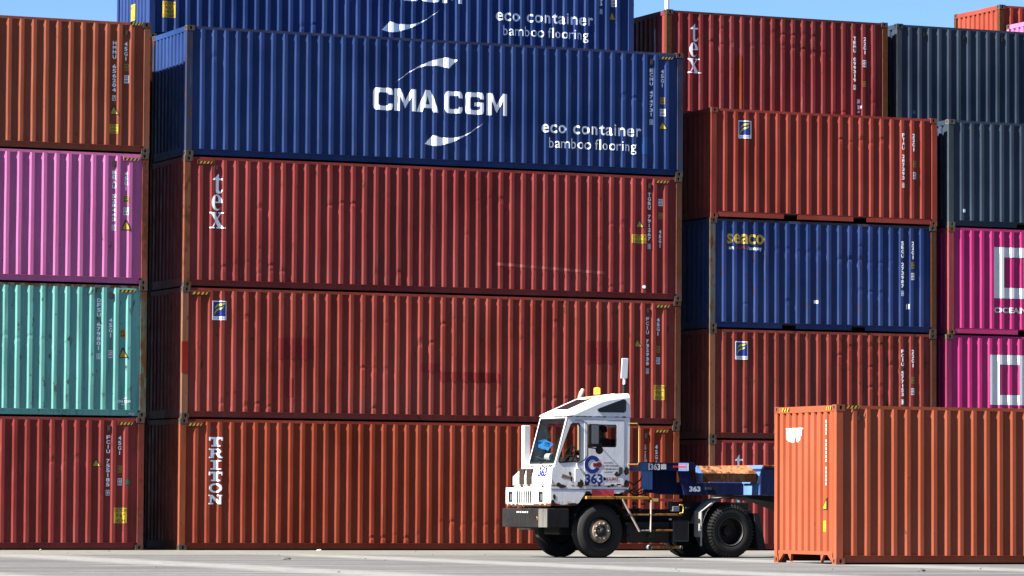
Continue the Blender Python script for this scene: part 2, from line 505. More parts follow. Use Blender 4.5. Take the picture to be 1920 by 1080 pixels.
# ---- lettering
_tc = {}
def text_tris(s, bold=0.0, space=1.0):
    """outline text -> triangles, normalised to a unit box"""
    if (s, bold, space) in _tc: return _tc[(s, bold, space)]
    cu = bpy.data.curves.new('t', 'FONT'); cu.body = s; cu.size = 1.0; cu.resolution_u = 3; cu.offset = bold; cu.space_character = space; cu.fill_mode = 'FRONT'
    ob = bpy.data.objects.new('t', cu); col.objects.link(ob)
    dg = bpy.context.evaluated_depsgraph_get(); dg.update()
    me = bpy.data.meshes.new_from_object(ob.evaluated_get(dg))
    me.calc_loop_triangles()
    vs = [(v.co.x, v.co.y) for v in me.vertices]
    T = [[vs[i] for i in t.vertices] for t in me.loop_triangles]
    bpy.data.objects.remove(ob); bpy.data.curves.remove(cu); bpy.data.meshes.remove(me)
    xs = [p[0] for t in T for p in t] or [0, 1]; zs = [p[1] for t in T for p in t] or [0, 1]
    a, b, c, d = min(xs), max(xs), min(zs), max(zs)
    r = [[((p[0] - a) / max(1e-6, b - a), (p[1] - c) / max(1e-6, d - c)) for p in t] for t in T]
    _tc[(s, bold, space)] = r
    return r
def text_polys(s, x0, z0, x1, z1, bold=0.0, space=1.0):
    return [([(x0 + p[0] * (x1 - x0), z0 + p[1] * (z1 - z0)) for p in t], []) for t in text_tris(s, bold, space)]
class TriSet(list): pass
def drape_tris(name, Ln, groups, off=0.0045, flat=None, nrm=None):
    """groups: list of (material, [triangles or polygons], layer) all of one layer share one offset"""
    bm_all = bmesh.new(); mats = []
    for mat, polys, layer in groups:
        if mat not in mats: mats.append(mat)
        bm = bmesh.new()
        for outer, holes in polys:
            loops = [outer] + list(holes); pts = [p for l in loops for p in l]
            vs = [bm.verts.new((p[0], 0, p[1])) for p in pts]
            tri = [(0, 1, 2)] if len(pts) == 3 else tessellate_polygon([[Vector((p[0], p[1], 0)) for p in l] for l in loops])
            for t in tri:
                try: bm.faces.new([vs[i] for i in t])
                except ValueError: pass
        bmesh.ops.remove_doubles(bm, verts=bm.verts, dist=1e-5)
        if flat is None and bm.verts:
            xa = min(v.co.x for v in bm.verts); xb = max(v.co.x for v in bm.verts)
            for fx in _F[Ln][0]:
                if xa + 1e-4 < fx < xb - 1e-4:
                    bmesh.ops.bisect_plane(bm, geom=bm.verts[:] + bm.edges[:] + bm.faces[:], dist=1e-6, plane_co=(fx, 0, 0), plane_no=(1, 0, 0))
        for v in bm.verts: v.co.y = (prof(Ln, v.co.x) if flat is None else flat) - off - 0.0006 * layer
        mi = mats.index(mat)
        for f in bm.faces:
            f.normal_update(); f.material_index = mi
            if f.normal.y > 0: f.normal_flip()
        tmp = bpy.data.meshes.new('t'); bm.to_mesh(tmp); bm.free(); bm_all.from_mesh(tmp); bpy.data.meshes.remove(tmp)
    me = bpy.data.meshes.new(name); bm_all.to_mesh(me); bm_all.free()
    for m in mats: me.materials.append(m)
    return me
def rect(x0, z0, x1, z1): return ([(x0, z0), (x1, z0), (x1, z1), (x0, z1)], [])
def scale_poly(poly, x0, z0, x1, z1):
    o, h = poly
    f = lambda p: (x0 + p[0] * (x1 - x0), z0 + p[1] * (z1 - z0))
    return ([f(p) for p in o], [[f(p) for p in q] for q in h])
def ell(cx, cz, rx, rz, a0, a1, n): return [(cx + rx * math.cos(R(a0 + (a1 - a0) * k / n)), cz + rz * math.sin(R(a0 + (a1 - a0) * k / n))) for k in range(n + 1)]
def vstack(s, x0, z0, x1, z1, bold=0.022):
    x0, x1 = x0 - 0.008, x1 + 0.008
    """upright characters written one below the other"""
    n = len(s); h = (z1 - z0) / n; out = []
    for i, ch in enumerate(s):
        if ch == ' ': continue
        zt = z1 - i * h; w = x1 - x0
        a, b = (x0, x1) if ch not in '1I' else (x0 + w * 0.36, x1 - w * 0.36)
        out += text_polys(ch, a, zt - h * 0.84, b, zt - h * 0.04, bold)
    return out
# hand-drawn glyphs (unit boxes)
G_t = [([(.04, .69), (.04, .73), (.36, .85), (.60, 1.0), (.66, 1.0), (.66, .78), (.97, .78), (.97, .69), (.66, .69), (.66, .2), (.72, .11), (.82, .11), (.95, .21), (1.0, .18), (.88, .03), (.66, -.01), (.44, .02), (.34, .14), (.34, .69)], [])]
G_e = [(ell(.5, .5, .48, .5, 5, 325, 26) + [(.78, .12), (.62, .10), (.44, .18), (.34, .34), (.33, .48), (.97, .48)], [[(.34, .55)] + ell(.51, .56, .17, .37, 180, 0, 10)[1:-1] + [(.68, .55)]])]
G_x = [([(.05, .98), (.36, .98), (.98, .02), (.66, .02)], []), ([(.80, .98), (.88, .98), (.60, .58), (.54, .62)], []), ([(.14, .02), (.21, .02), (.46, .40), (.40, .46)], []),
       rect(0, .93, .5, 1.0), rect(.64, .93, 1, 1.0), rect(0, 0, .36, .07), rect(.5, 0, 1, .07)]
G_T = [rect(.0, .78, 1, 1), rect(0, .62, .13, .78), rect(.87, .62, 1, .78), rect(.36, .16, .64, .78), rect(.18, 0, .82, .16)]
G_R = [([(.12, .0), (.4, 0), (.4, .42), (.52, .42), (.74, 0), (1.0, 0), (1.0, .13), (.88, .13), (.7, .45), (.84, .55), (.88, .72), (.8, .9), (.62, 1.0), (0, 1.0), (0, .87), (.14, .87)], [[(.4, .86), (.56, .86), (.63, .78), (.63, .66), (.56, .56), (.4, .56)]]), rect(0, 0, .12, .13)]
G_I = [rect(.12, .86, .88, 1), rect(.36, .14, .64, .86), rect(.12, 0, .88, .14)]
G_O = [(ell(.5, .5, .47, .5, 0, 345, 23), [ell(.5, .5, .24, .34, 0, 340, 17)])]
G_N = [([(0, 1), (.33, 1), (.74, .36), (.74, .87), (.62, .87), (.62, 1), (1, 1), (1, .87), (.9, .87), (.9, 0), (.72, 0), (.26, .7), (.26, .13), (.38, .13), (.38, 0), (0, 0), (0, .13), (.1, .13), (.1, .87), (0, .87)], [])]
def rr(x0, z0, x1, z1, c): return [(x0 + c, z0), (x1 - c, z0), (x1, z0 + c), (x1, z1 - c), (x1 - c, z1), (x0 + c, z1), (x0, z1 - c), (x0, z0 + c)]
G_C = [([(1, .30), (1, .16), (.94, .04), (.84, 0), (.16, 0), (.05, .05), (0, .17), (0, .83), (.05, .95), (.16, 1), (.84, 1), (.94, .96), (1, .84), (1, .70), (.76, .70), (.76, .74), (.7, .8), (.31, .8), (.25, .73), (.25, .27), (.31, .2), (.7, .2), (.76, .26), (.76, .30)], [])]
G_G = [([(1, .84), (.94, .96), (.84, 1), (.16, 1), (.05, .95), (0, .83), (0, .17), (.05, .05), (.16, 0), (.84, 0), (.94, .04), (1, .16), (1, .55), (.5, .55), (.5, .38), (.76, .38), (.76, .26), (.7, .2), (.31, .2), (.25, .27), (.25, .73), (.31, .8), (.7, .8), (.76, .74), (.76, .70), (1, .70)], [])]
G_M = [([(0, 0), (.22, 0), (.22, .66), (.5, .12), (.78, .66), (.78, 0), (1, 0), (1, 1), (.76, 1), (.5, .48), (.24, 1), (0, 1)], [])]
G_A = [([(0, 0), (.24, 0), (.32, .19), (.68, .19), (.76, 0), (1, 0), (.63, 1), (.37, 1)], [[(.39, .36), (.5, .74), (.61, .36)]])]
def swoosh():
    a = [(0, 0), (.09, .16), (.22, .40), (.37, .62), (.55, .83), (.73, .96), (.83, 1.0), (1.0, .93), (.86, .60), (.70, .68), (.50, .66), (.36, .56), (.25, .42), (.12, .20)]
    return [(a, [])]
def rot180(polys): return [([(1 - p[0], 1 - p[1]) for p in o], [[(1 - p[0], 1 - p[1]) for p in q] for q in h]) for o, h in polys]

def stripes(Ln, x0, x1, z0, z1, n=4, slant=0.035, lead=1):
    g1 = [rect(x0, z0, x1, z1)]
    w = (x1 - x0) / n; ys = []
    for i in range(n):
        a = x0 + i * w + w * 0.32
        b = min(a + w * 0.5, x1 - slant)
        ys.append(([(a, z0 + .002), (b, z0 + .002), (b + slant * lead, z1 - .002), (a + slant * lead, z1 - .002)], []))
    return drape_tris('hazard_stripes', Ln, [(BLK, g1, 0), (YEL, ys, 1)], off=0.0, flat=0.0015)

def tri_sign(x0, z0, x1, z1):
    xm = (x0 + x1) / 2; w = x1 - x0; h = z1 - z0
    out = ([(x0, z0), (x1, z0), (xm + .02, z1), (xm - .02, z1)], [])
    inn = ([(x0 + w * .13, z0 + h * .1), (x1 - w * .13, z0 + h * .1), (xm, z1 - h * .14)], [])
    bars = [rect(xm - w * .14, z0 + h * .2, xm + w * .14, z0 + h * .24), rect(xm - w * .12, z0 + h * .3, xm + w * .12, z0 + h * .34)]
    return [(BLK, [out], 0), (YEL, [inn], 1), (DULLY, bars, 2)]
def plate(x0, z0, x1, z1, mat, ink=BLK):
    w, h = x1 - x0, z1 - z0
    t = [rect(x0 + w * .12, z0 + h * .55, x0 + w * .3, z0 + h * .88), rect(x0 + w * .4, z0 + h * .55, x0 + w * .9, z0 + h * .64), rect(x0 + w * .4, z0 + h * .76, x0 + w * .82, z0 + h * .88),
         rect(x0 + w * .12, z0 + h * .12, x0 + w * .34, z0 + h * .42), rect(x0 + w * .46, z0 + h * .12, x0 + w * .6, z0 + h * .42), rect(x0 + w * .7, z0 + h * .14, x0 + w * .88, z0 + h * .4)]
    return [(mat, [rect(x0, z0, x1, z1)], 0), (ink, t, 1)]
def caution(x0, z0, x1, z1, lines):
    g1 = [(YEL, [rect(x0, z0, x1, z1)], 0)]
    n = len(lines); h = (z1 - z0) / n; w = x1 - x0; t = []
    for i, s in enumerate(lines):
        ww = w * min(0.92, 0.16 * len(s) + 0.06)
        t += text_polys(s, (x0 + x1) / 2 - ww / 2, z1 - (i + .88) * h, (x0 + x1) / 2 + ww / 2, z1 - (i + .14) * h, 0.012)
    return g1 + [(BLK, t, 1)]
def boxed(ch, x0, z0, x1, z1):
    w, h = x1 - x0, z1 - z0
    fr = ([(x0, z0), (x1, z0), (x1, z1), (x0, z1)], [[(x0 + w * .1, z0 + h * .07), (x0 + w * .1, z1 - h * .07), (x1 - w * .1, z1 - h * .07), (x1 - w * .1, z0 + h * .07)]])
    return [fr] + text_polys(ch, x0 + w * .26, z0 + h * .16, x1 - w * .26, z1 - h * .16, 0.012)

def florens(x0, z0, x1, z1):
    w, h = x1 - x0, z1 - z0
    S = lambda pts: ([(x0 + p[0] * w, z0 + p[1] * h) for p in pts], [])
    up = [(.22, .58), (.25, .70), (.36, .80), (.52, .86), (.78, .88), (.93, .93), (.84, .82), (.66, .75), (.44, .72), (.32, .66)]
    lo = [(.14, .21), (.19, .40), (.30, .54), (.46, .63), (.66, .66), (.80, .73), (.74, .62), (.60, .54), (.42, .50), (.28, .40)]
    return [(WHITE, [rect(x0, z0, x1, z1)], 0), (NAVY, [rect(x0 + w * .06, z0 + h * .19, x1 - w * .06, z1 - h * .05)], 1), (YEL2, [S(up), S(lo)], 2),
            (NAVY, text_polys('FLORENS', x0 + w * .07, z0 + h * .04, x1 - w * .07, z0 + h * .15, .01), 1)]
YEL2 = plain('lemon_print', (1.4, 1.3, 0.12), 0.5)

def std_marks(Ln, Hh, code, chk, size, tri=None, yel=None, wht=None, z_code=None, caut=None, x_code=None, x_size=None, z_size=None):
    """the ordinary identification marks at the right-hand end of a side wall: list of (part name, groups)"""
    d = Ln - 12.192; out = []
    xc = (x_code or (11.347, 11.413)); xs = (x_size or (11.612, 11.672))
    xc = (xc[0] + d, xc[1] + d); xs = (xs[0] + d, xs[1] + d)
    if Ln < 8: xc, xs = (5.102, 5.168), (5.386, 5.446)
    zc = z_code or ((1.37, 2.5) if Hh > 2.7 else (1.07, 2.2))
    out.append(('serial_lettering', [(WHITE, vstack(code, xc[0], zc[0], xc[1], zc[1]) + (boxed(chk, xc[0] - .006, zc[0] - .18, xc[1] + .006, zc[0] - .062) if chk else []), 0)]))
    zs = z_size or ((2.06, 2.49) if Hh > 2.7 else (1.76, 2.2))
    out.append(('size_lettering', [(WHITE, vstack(size, xs[0], zs[0], xs[1], zs[1]), 0)]))
    if yel: out.append(('yellow_plate', plate(*yel, DULLY)))
    if wht: out.append(('white_plate', plate(*wht, OFFWH)))
    if tri: out.append(('warning_triangle', tri_sign(*tri)))
    if caut: out.append(('caution_sticker', caution(*caut[0], caut[1])))
    return out

def container(loc, Ln, Hh, pm, postm, label, group=None, marks=(), seed=1, ndent=8, recess=True, pockets=False, vents=(), hazard=(), rz=0.0, sill=False, castm=None, postm2=None, railm=None, extra=None, headm=None):
    root = empty('shipping_container', loc, rz)
    tag(root, label, 'container', group)
    avoid = []
    for nm, groups in marks:
        pts = [p for g_ in groups for o, h in g_[1] for p in o]
        if pts: avoid.append((min(p[0] for p in pts), min(p[1] for p in pts), max(p[0] for p in pts), max(p[1] for p in pts)))
    m = MB(); m.add(*corrugated_front(Ln, Hh, seed, ndent, avoid))
    link('side_panel', m.mesh('side_panel', [pm], fix=False), root)
    b = link('side_panel', shared(('back', Ln, Hh), bx(0.14, Ln - 0.14, W - 0.045, W - 0.01, 0.164, Hh - 0.07)), root); obj_mat(b, pm)
    for back in (0, 1):
        obj_mat(link('top_rail', shared(('tr', Ln, Hh, back), bx(0.178, Ln - 0.178, *((0.022, 0.075) if not back else (W - 0.075, W - 0.022)), Hh - 0.078, Hh - 0.018)), root), railm or pm)
        obj_mat(link('bottom_rail', shared(('br', Ln, recess, pockets, back), lambda: rail_mesh(Ln, recess, pockets, back)), root), pm)
    e = link('end_panel', shared(('end', Hh), lambda: end_mesh(Hh, 1)), root); obj_mat(e, pm)
    e = link('end_panel', shared(('end', Hh), None), root); obj_mat(e, pm); e.location = (Ln, W, 0); e.rotation_euler = (0, 0, math.pi)
    for xx, fl in ((0, 0), (Ln, 1)):
        h = link('end_header', shared(('hd', Hh), bx(0.006, 0.1, 0.162, W - 0.162, Hh - 0.125, Hh - 0.013)), root); obj_mat(h, headm or pm)
        s_ = link('end_sill', shared('gs', gooseneck_sill) if (sill and not fl) else shared('sl', bx(0.008, 0.1, 0.162, W - 0.162, 0.02, 0.2)), root); obj_mat(s_, pm)
        if fl:
            for q in (h, s_): q.location = (Ln, W, 0); q.rotation_euler = (0, 0, math.pi)
    obj_mat(link('roof_panel', shared(('rf', Ln, Hh), lambda: roof_mesh(Ln, Hh)), root), pm)
    obj_mat(link('floor', shared(('fl', Ln, sill), bx(0.1 if not sill else 0.14, Ln - 0.14, 0.06, W - 0.06, 0.11 if not sill else 0.175, 0.2)), root), DARK)
    for ix in (0, 1):
        for iy in (0, 1):
            p = link('corner_post', shared(('po', Hh, ix), lambda: post_mesh(Hh, ix)), root)
            obj_mat(p, postm2 if (postm2 and ix) else postm)
            if ix or iy:
                p.scale = (-1 if ix else 1, -1 if iy else 1, 1); p.location = (Ln if ix else 0, W if iy else 0, 0)
            for iz in (0, 1):
                c = link('corner_casting', shared('cast', casting_mesh), root)
                obj_mat(c, castm or CAST)
                c.scale = (-1 if ix else 1, -1 if iy else 1, -1 if iz else 1)
                c.location = (Ln if ix else 0, W if iy else 0, Hh if iz else 0)
    for x in vents:
        v = MB().box(x - .036, x + .036, 0.012, 0.044, Hh - 0.31, Hh - 0.18).box(x - .024, x + .024, 0.009, 0.012, Hh - 0.29, Hh - 0.20)
        v.build('ventilator', VENT if pm.name != 'charcoal_paint' else DARK, root)
    for (a, b_, on_rail) in hazard:
        if on_rail:
            o = link('hazard_stripes', stripes(Ln, a, b_, Hh - 0.075, Hh - 0.015), root)
        else:
            MB().box(a - .02, b_ + .02, 0.0035, 0.044, Hh - 0.172, Hh - 0.075).build('stiffener_plate', pm, root)
            o = link('hazard_stripes', stripes(Ln, a, b_, Hh - 0.168, Hh - 0.108), root); o.location.y = 0.0
    for nm, groups in marks:
        link(nm, drape_tris(nm, Ln, groups), root)
    if extra: extra(root)
    return root

# ---- paints
PM = dict(
    rust_orange=paint('rust_orange_paint', (0.50, 0.105, 0.035), dirt=0.15, rust=0.05, rough=0.48),
    triton=paint('orange_brown_paint', (0.60, 0.115, 0.048), dirt=0.14, rust=0.05),
    front=paint('bright_orange_paint', (0.80, 0.21, 0.10), dirt=0.10, rust=0.0, scratch=0.1, var=0.07),
    maroon=paint('maroon_paint', (0.57, 0.10, 0.085), dirt=0.18, rust=0.07),
    texred=paint('dull_red_paint', (0.58, 0.10, 0.09), dirt=0.22, rust=0.07),
    texold=paint('worn_red_paint', (0.47, 0.08, 0.078), dirt=0.3, rust=0.12, scratch=0.5),
    flored=paint('brick_red_paint', (0.61, 0.115, 0.08), dirt=0.28, rust=0.10),
    florlow=paint('weathered_red_paint', (0.56, 0.11, 0.08), dirt=0.38, rust=0.16),
    flortop=paint('clean_red_paint', (0.64, 0.12, 0.08), dirt=0.08, rust=0.0, scratch=0.1),
    salmon=paint('salmon_brown_paint', (0.66, 0.195, 0.105), dirt=0.12, rust=0.03),
    pink=paint('faded_pink_paint', (1.35, 0.42, 0.90), dirt=0.14, rust=0.04, var=0.08),
    magenta=paint('magenta_paint', (1.15, 0.11, 0.46), dirt=0.08, rust=0.0, var=0.08),
    teal=paint('teal_paint', (0.42, 1.02, 0.94), dirt=0.3, rust=0.13, rustc=(0.07, 0.035, 0.02)),
    blue=paint('royal_blue_paint', (0.042, 0.11, 0.36), dirt=0.10, rust=0.0, scratch=0.15),
    seablue=paint('worn_blue_paint', (0.055, 0.12, 0.38), dirt=0.25, rust=0.12),
    charcoal=paint('charcoal_paint', (0.075, 0.115, 0.175), dirt=0.06, rust=0.0, scratch=0.08),
    coral=paint('coral_paint', (0.68, 0.14, 0.085), dirt=0.1, rust=0.04),
    hidden=paint('dark_red_paint', (0.3, 0.06, 0.045), dirt=0.3, rust=0.15),  # a deeper red than the other red paints
)
PO = dict(
    orange=rusty('rusty_orange_post', (0.44, 0.15, 0.07), 0.30),
    tan=rusty('faded_tan_post', (0.48, 0.22, 0.12), 0.18),
    brown=rusty('brown_post', (0.24, 0.085, 0.045), 0.34),
    red=rusty('rusty_red_post', (0.36, 0.075, 0.05), 0.22),
    blue=rusty('dull_blue_post', (0.05, 0.075, 0.19), 0.2),
    grey=rusty('greyed_post', (0.22, 0.21, 0.2), 0.3),
    green=rusty('rusty_green_post', (0.20, 0.22, 0.16), 0.36),
    rust=rusty('rust_brown_post', (0.18, 0.075, 0.035), 0.55),
)
L40, L20 = 12.192, 6.058
CAU3 = ['CAUTION', "9'6\"", 'HIGH']
LX = -0.827 - L40
# ---- left stack
cont = {}
cont['L1'] = container((LX - .03, .02, 0), L40, HC, PM['maroon'], PO['red'], 'maroon container with a green sticker, bottom of the left stack', 'containers of the left stack',
    std_marks(L40, HC, 'FCIU 755185', '4', '45G1', tri=(11.01, 1.812, 11.209, 1.986), yel=(11.599, 1.69, 11.696, 1.841), wht=(11.602, 1.411, 11.7, 1.565), caut=((11.514, .587, 11.809, .923), CAU3)) +
    [('green_sticker', [(plain('green_sticker', (0.05, 0.42, 0.24)), [([(11.765, 1.43), (11.88, 1.43), (11.88, 1.52), (11.80, 1.552), (11.765, 1.50)], [])], 0)])],
    seed=11, ndent=9, vents=(11.385,), hazard=((11.60, 11.93, 0),))
cont['L2'] = container((LX + .0, .02, HC), L40, HC, PM['teal'], PO['green'], 'rust spotted teal container second from the ground in the left stack', 'containers of the left stack',
    std_marks(L40, HC, 'DFSU 679801', '5', '45G1', tri=(11.556, 1.296, 11.771, 1.518), yel=(11.6, 1.739, 11.718, 1.914), wht=(11.321, 1.29, 11.419, 1.457), x_code=(11.07, 11.137), x_size=(11.343, 11.404), z_code=(1.442, 2.588), z_size=(1.721, 2.164)) +
    [('small_emblem', [(WHITE, [scale_poly(p, 11.60, .38, 11.76, .425) for p in swoosh()] + [scale_poly(p, 11.63, .275, 11.79, .315) for p in rot180(swoosh())] + text_polys('CMA CGM', 11.545, .318, 11.837, .375, .02), 0)])],
    seed=12, ndent=4, vents=(11.385,), hazard=((11.55, 11.92, 0),), railm=paint('rusted_teal_rail', (0.26, 0.28, 0.24), dirt=0.4, rust=0.4),
    extra=lambda r: link('chalk_scribble', drape_tris('chalk_scribble', L40, [(OFFWH, text_polys('9M4', 11.80, .045, 11.925, .10, .01), 0)], off=0.0, flat=0.043), r))
cont['L3'] = container((LX + .0, .02, 2 * HC), L40, HC, PM['pink'], rusty('rusty_coral_post', (0.50, 0.14, 0.10), 0.34), 'bubblegum pink container third from the ground in the left stack', 'containers of the left stack',
    std_marks(L40, HC, 'BEAU 528443', '7', '45G1', tri=(11.583, 1.196, 11.808, 1.421), yel=(11.635, 1.796, 11.744, 1.965), wht=(11.638, 1.532, 11.747, 1.696), x_code=(11.382, 11.445), x_size=(11.663, 11.715)),
    seed=13, ndent=4, vents=(11.42,), hazard=((11.63, 11.98, 0),))
cont['L4'] = container((LX + .01, .02, 3 * HC), L40, HC, PM['salmon'], rusty('salmon_post', (0.50, 0.17, 0.09), 0.08), 'salmon brown container on top of the left stack', 'containers of the left stack',
    std_marks(L40, HC, 'HMMU 656204', '7', '45G1', tri=(11.269, .826, 11.489, 1.037), yel=(11.603, 1.814, 11.709, 1.961), wht=(11.606, 1.537, 11.712, 1.708), z_code=(1.319, 2.457), z_size=(2.019, 2.448), caut=((11.274, .416, 11.472, .617), ['CAUTION', 'HIGH', 'CONTAINER'])),
    seed=14, ndent=1, vents=(11.65,), hazard=((11.73, 12.008, 1),))
# ---- centre stack
def tex_marks(x0, z0, x1, z1):
    w, h = x1 - x0, z1 - z0
    g_ = [scale_poly(p, x0 + w * .16, z0 + h * .64, x1 - w * .08, z1) for p in G_t]
    g2 = [scale_poly(p, x0 + w * .1, z0 + h * .325, x1 - w * .08, z0 + h * .625) for p in G_e]
    out = [(WHITE, g_, 0), (WHITE, g2, 0)]
    for i, p in enumerate(G_x): out.append((WHITE, [scale_poly(p, x0, z0, x1, z0 + h * .295)], i * .5))
    out.append((WHITE, [rect(x1 + .02, z0, x1 + .045, z0 + .025)], 0))
    return [('vertical_lettering', out)]
def triton_marks(x0, z0, x1, z1):
    h = (z1 - z0) / 6; out = []
    for i, gl in enumerate((G_T, G_R, G_I, G_T, G_O, G_N)):
        for j, p in enumerate(gl): out.append((WHITE, [scale_poly(p, x0, z1 - i * h - h * .82, x1, z1 - i * h)], j * .4))
    return [('vertical_lettering', out)]
def cma_marks(z_off=0.0, top=True):
    x0, x1, z0, z1 = 4.44, 7.73, 1.222 + z_off, 1.725 + z_off
    P = []; w = x1 - x0
    for gl, a, b in ((G_C, 0, .145), (G_M, .157, .318), (G_A, .322, .484), (G_C, .528, .665), (G_G, .683, .825), (G_M, .846, 1.0)):
        P += [scale_poly(p, x0 + a * w, z0, x0 + b * w, z1) for p in gl]
    P += [scale_poly(p, 4.96, 1.86 + z_off, 6.49, 2.49 + z_off) for p in swoosh()]
    P += [scale_poly(p, 5.69, 0.455 + z_off, 7.21, 1.085 + z_off) for p in rot180(swoosh())]
    return [('company_emblem', [(WHITE, P, 0)]),
            ('slogan_lettering', [(WHITE, text_polys('eco container', 8.60, .885 + z_off, 11.13, 1.155 + z_off, .014, 1.14), 0)]),
            ('slogan_lettering', [(WHITE, text_polys('bamboo flooring', 8.78, .468 + z_off, 10.99, .785 + z_off, .0, 1.05), 0)])]
GM = 'containers of the centre stack'
cont['M1'] = container((-.045, 0, 0), L40, HC, PM['triton'], rusty('orange_post', (0.52, 0.14, 0.05), 0.06), 'orange brown container with vertical white capitals, bottom of the centre stack behind the truck', GM,
    triton_marks(.672, .964, 1.004, 2.489) + [('serial_lettering', [(WHITE, vstack('TTNU 814265', 11.31, 2.12, 11.345, 2.44) + boxed('0', 11.30, 2.03, 11.37, 2.11), 0)]), ('size_lettering', [(WHITE, vstack('45G1', 11.583, 1.974, 11.645, 2.443), 0)])],
    seed=21, ndent=3, vents=(.71, 11.34), hazard=((.17, .513, 0), (11.555, 11.9, 0)))
dred = plain('repaint_red', (0.33, 0.03, 0.03), 0.55)
cont['M2'] = container((-.018, 0, HC), L40, HC, PM['flored'], PO['tan'], 'patched brick red container with blue square logo, second from ground in the centre stack', GM,
    [('company_logo', florens(.692, 2.178, 1.029, 2.602))] + std_marks(L40, HC, 'FCIU 732938', '5', '45G1', tri=(10.991, 1.797, 11.197, 1.994), yel=(11.559, 1.684, 11.674, 1.835), wht=(11.56, 1.417, 11.675, 1.573), x_code=(11.312, 11.38), x_size=(11.584, 11.653), caut=((11.492, .584, 11.783, .93), CAU3)) +
    [('repaint_patch', [(paint('patch_red_paint', (0.46, 0.055, 0.05), dirt=0.15, rust=0.05), [rect(*q)], 0)]) for q in ((2.24, 1.342, 3.078, 1.817), (2.46, .509, 2.586, .936), (5.676, 1.119, 6.15, 1.324), (6.159, .907, 7.605, 1.137), (9.778, 1.396, 10.563, 1.912))],
    seed=22, ndent=14, vents=(11.35,), hazard=((.19, .59, 0), (11.53, 11.9, 0)), postm2=PO['brown'],
    extra=lambda r: MB().box(-.0005, .143, -.0005, .05, 1.0, 1.69).build('repaint_band', paint('fresh_red_band', (0.5, 0.05, 0.03), dirt=0.1, rust=0.0), r))
cont['M3'] = container((.0, 0, 2 * HC), L40, HC, PM['texred'], PO['orange'], 'dull red container with lowercase white letters, third from ground in the centre stack', GM,
    tex_marks(.595, 1.309, .919, 2.515) + std_marks(L40, HC, 'TGBU 791267', '0', '45G1', tri=(11.012, 1.671, 11.217, 1.869), yel=(11.587, 1.9, 11.706, 2.041), wht=(11.585, 2.198, 11.705, 2.36), x_size=(11.623, 11.668), z_size=(1.211, 1.646), x_code=(11.335, 11.397), caut=((10.905, 1.312, 11.294, 1.516), ['CAUTION', '2.9m HIGH'])) +
    [('pale_scrape', [(paint('pale_scrape_paint', (0.78, 0.22, 0.19), dirt=0.15, rust=0.03), [([(7.5, .69), (10.25, .56), (10.25, .63), (7.5, .76)], [])], 0)]), ('round_sticker', [(WHITE, [(ell(11.224, .303, .04, .04, 0, 330, 11), [])], 0)])],
    seed=23, ndent=14, vents=(.75, 11.365), hazard=((.31, .648, 0), (11.5, 11.845, 0)), postm2=PO['brown'])
cont['M4'] = container((.018, 0, 3 * HC), L40, HC, PM['blue'], PO['blue'], 'royal blue container with full white emblem and slogan, on top of the centre stack', GM,
    cma_marks() + std_marks(L40, HC, 'ECMU 474731', '0', '45G1', tri=(11.573, 1.087, 11.784, 1.285), yel=(11.616, 1.68, 11.726, 1.842), wht=(11.611, 1.399, 11.741, 1.568), x_code=(11.354, 11.42), x_size=(11.642, 11.697)) +
    [('repaint_patch', [(paint('pale_blue_patch', (0.05, 0.17, 0.5), dirt=0.1, rust=0.0), [rect(11.12, .481, 11.40, .891)], 0)]), ('green_cross', [(plain('green_sticker', (0.05, 0.42, 0.24)), [rect(11.665, .87, 11.675, .93), rect(11.645, .895, 11.695, .905)], 0)])],
    seed=24, ndent=2, vents=(11.385,), hazard=((11.60, 11.93, 0),), headm=PM['blue'], railm=paint('dulled_blue_rail', (0.07, 0.1, 0.24), dirt=0.35, rust=0.12))
cont['M5'] = container((.042, 2.75, 4 * HC), L40, HC, PM['blue'], PM['blue'], 'royal blue container cut off by the photo top, one tier above the centre stack', None,
    cma_marks() + std_marks(L40, HC, 'ECMU 471933', '0', '45G1', tri=(11.524, 1.053, 11.734, 1.265), wht=(11.60, 1.38, 11.73, 1.55), x_code=(11.30, 11.365), x_size=(11.6, 11.66)) +
    [('caution_sticker', caution(.321, .496, .626, .868, ['CAUTION', "9'6\"", 'HIGH', 'CONTAINER']))],
    seed=25, ndent=4, vents=(11.35,),
    extra=lambda r: MB().box(.006, .0105, 1.07, 1.375, .53, .91).box(.005, .006, 1.30, 1.34, .80, .86, 1).box(.005, .006, 1.11, 1.15, .56, .62, 1).build('caution_sticker', [YEL, BLK], r))
# ---- right stack of twenty-foot containers
GR = 'containers of the right stack'
RX = 12.954
cont['R1'] = container((RX, .06, 0), L20, STD, PM['texred'], PO['tan'], 'dull red short container at ground level between the truck and the orange container', GR,
    tex_marks(.62, .98, .9, 2.235), seed=31, ndent=10, recess=True, pockets=True)
cont['R2'] = container((RX, .06, STD), L20, STD, PM['florlow'], PO['tan'], 'battered red short container with blue square logo, directly beneath the worn blue one', GR,
    [('company_logo', florens(.661, 1.874, 1.0, 2.299))] + std_marks(L20, STD, 'FCIU 577153', '1', '22G1', yel=(5.364, 1.394, 5.47, 1.547), wht=(5.364, 1.119, 5.47, 1.279)),
    seed=32, ndent=26, extra=lambda r: link('grime_patch', drape_tris('grime_patch', L20, [(paint('grime_over_paint', (0.22, 0.10, 0.08), dirt=0.5, rust=0.3), [([(2.95, .19), (4.6, .17), (4.62, .44), (4.1, .52), (3.7, .47), (3.2, .53), (2.98, .40)], [])], 0)]), r), recess=True, pockets=True, vents=(5.14,), postm2=PO['brown'])
SEAY = plain('golden_print', (1.5, 1.0, 0.12), 0.5)
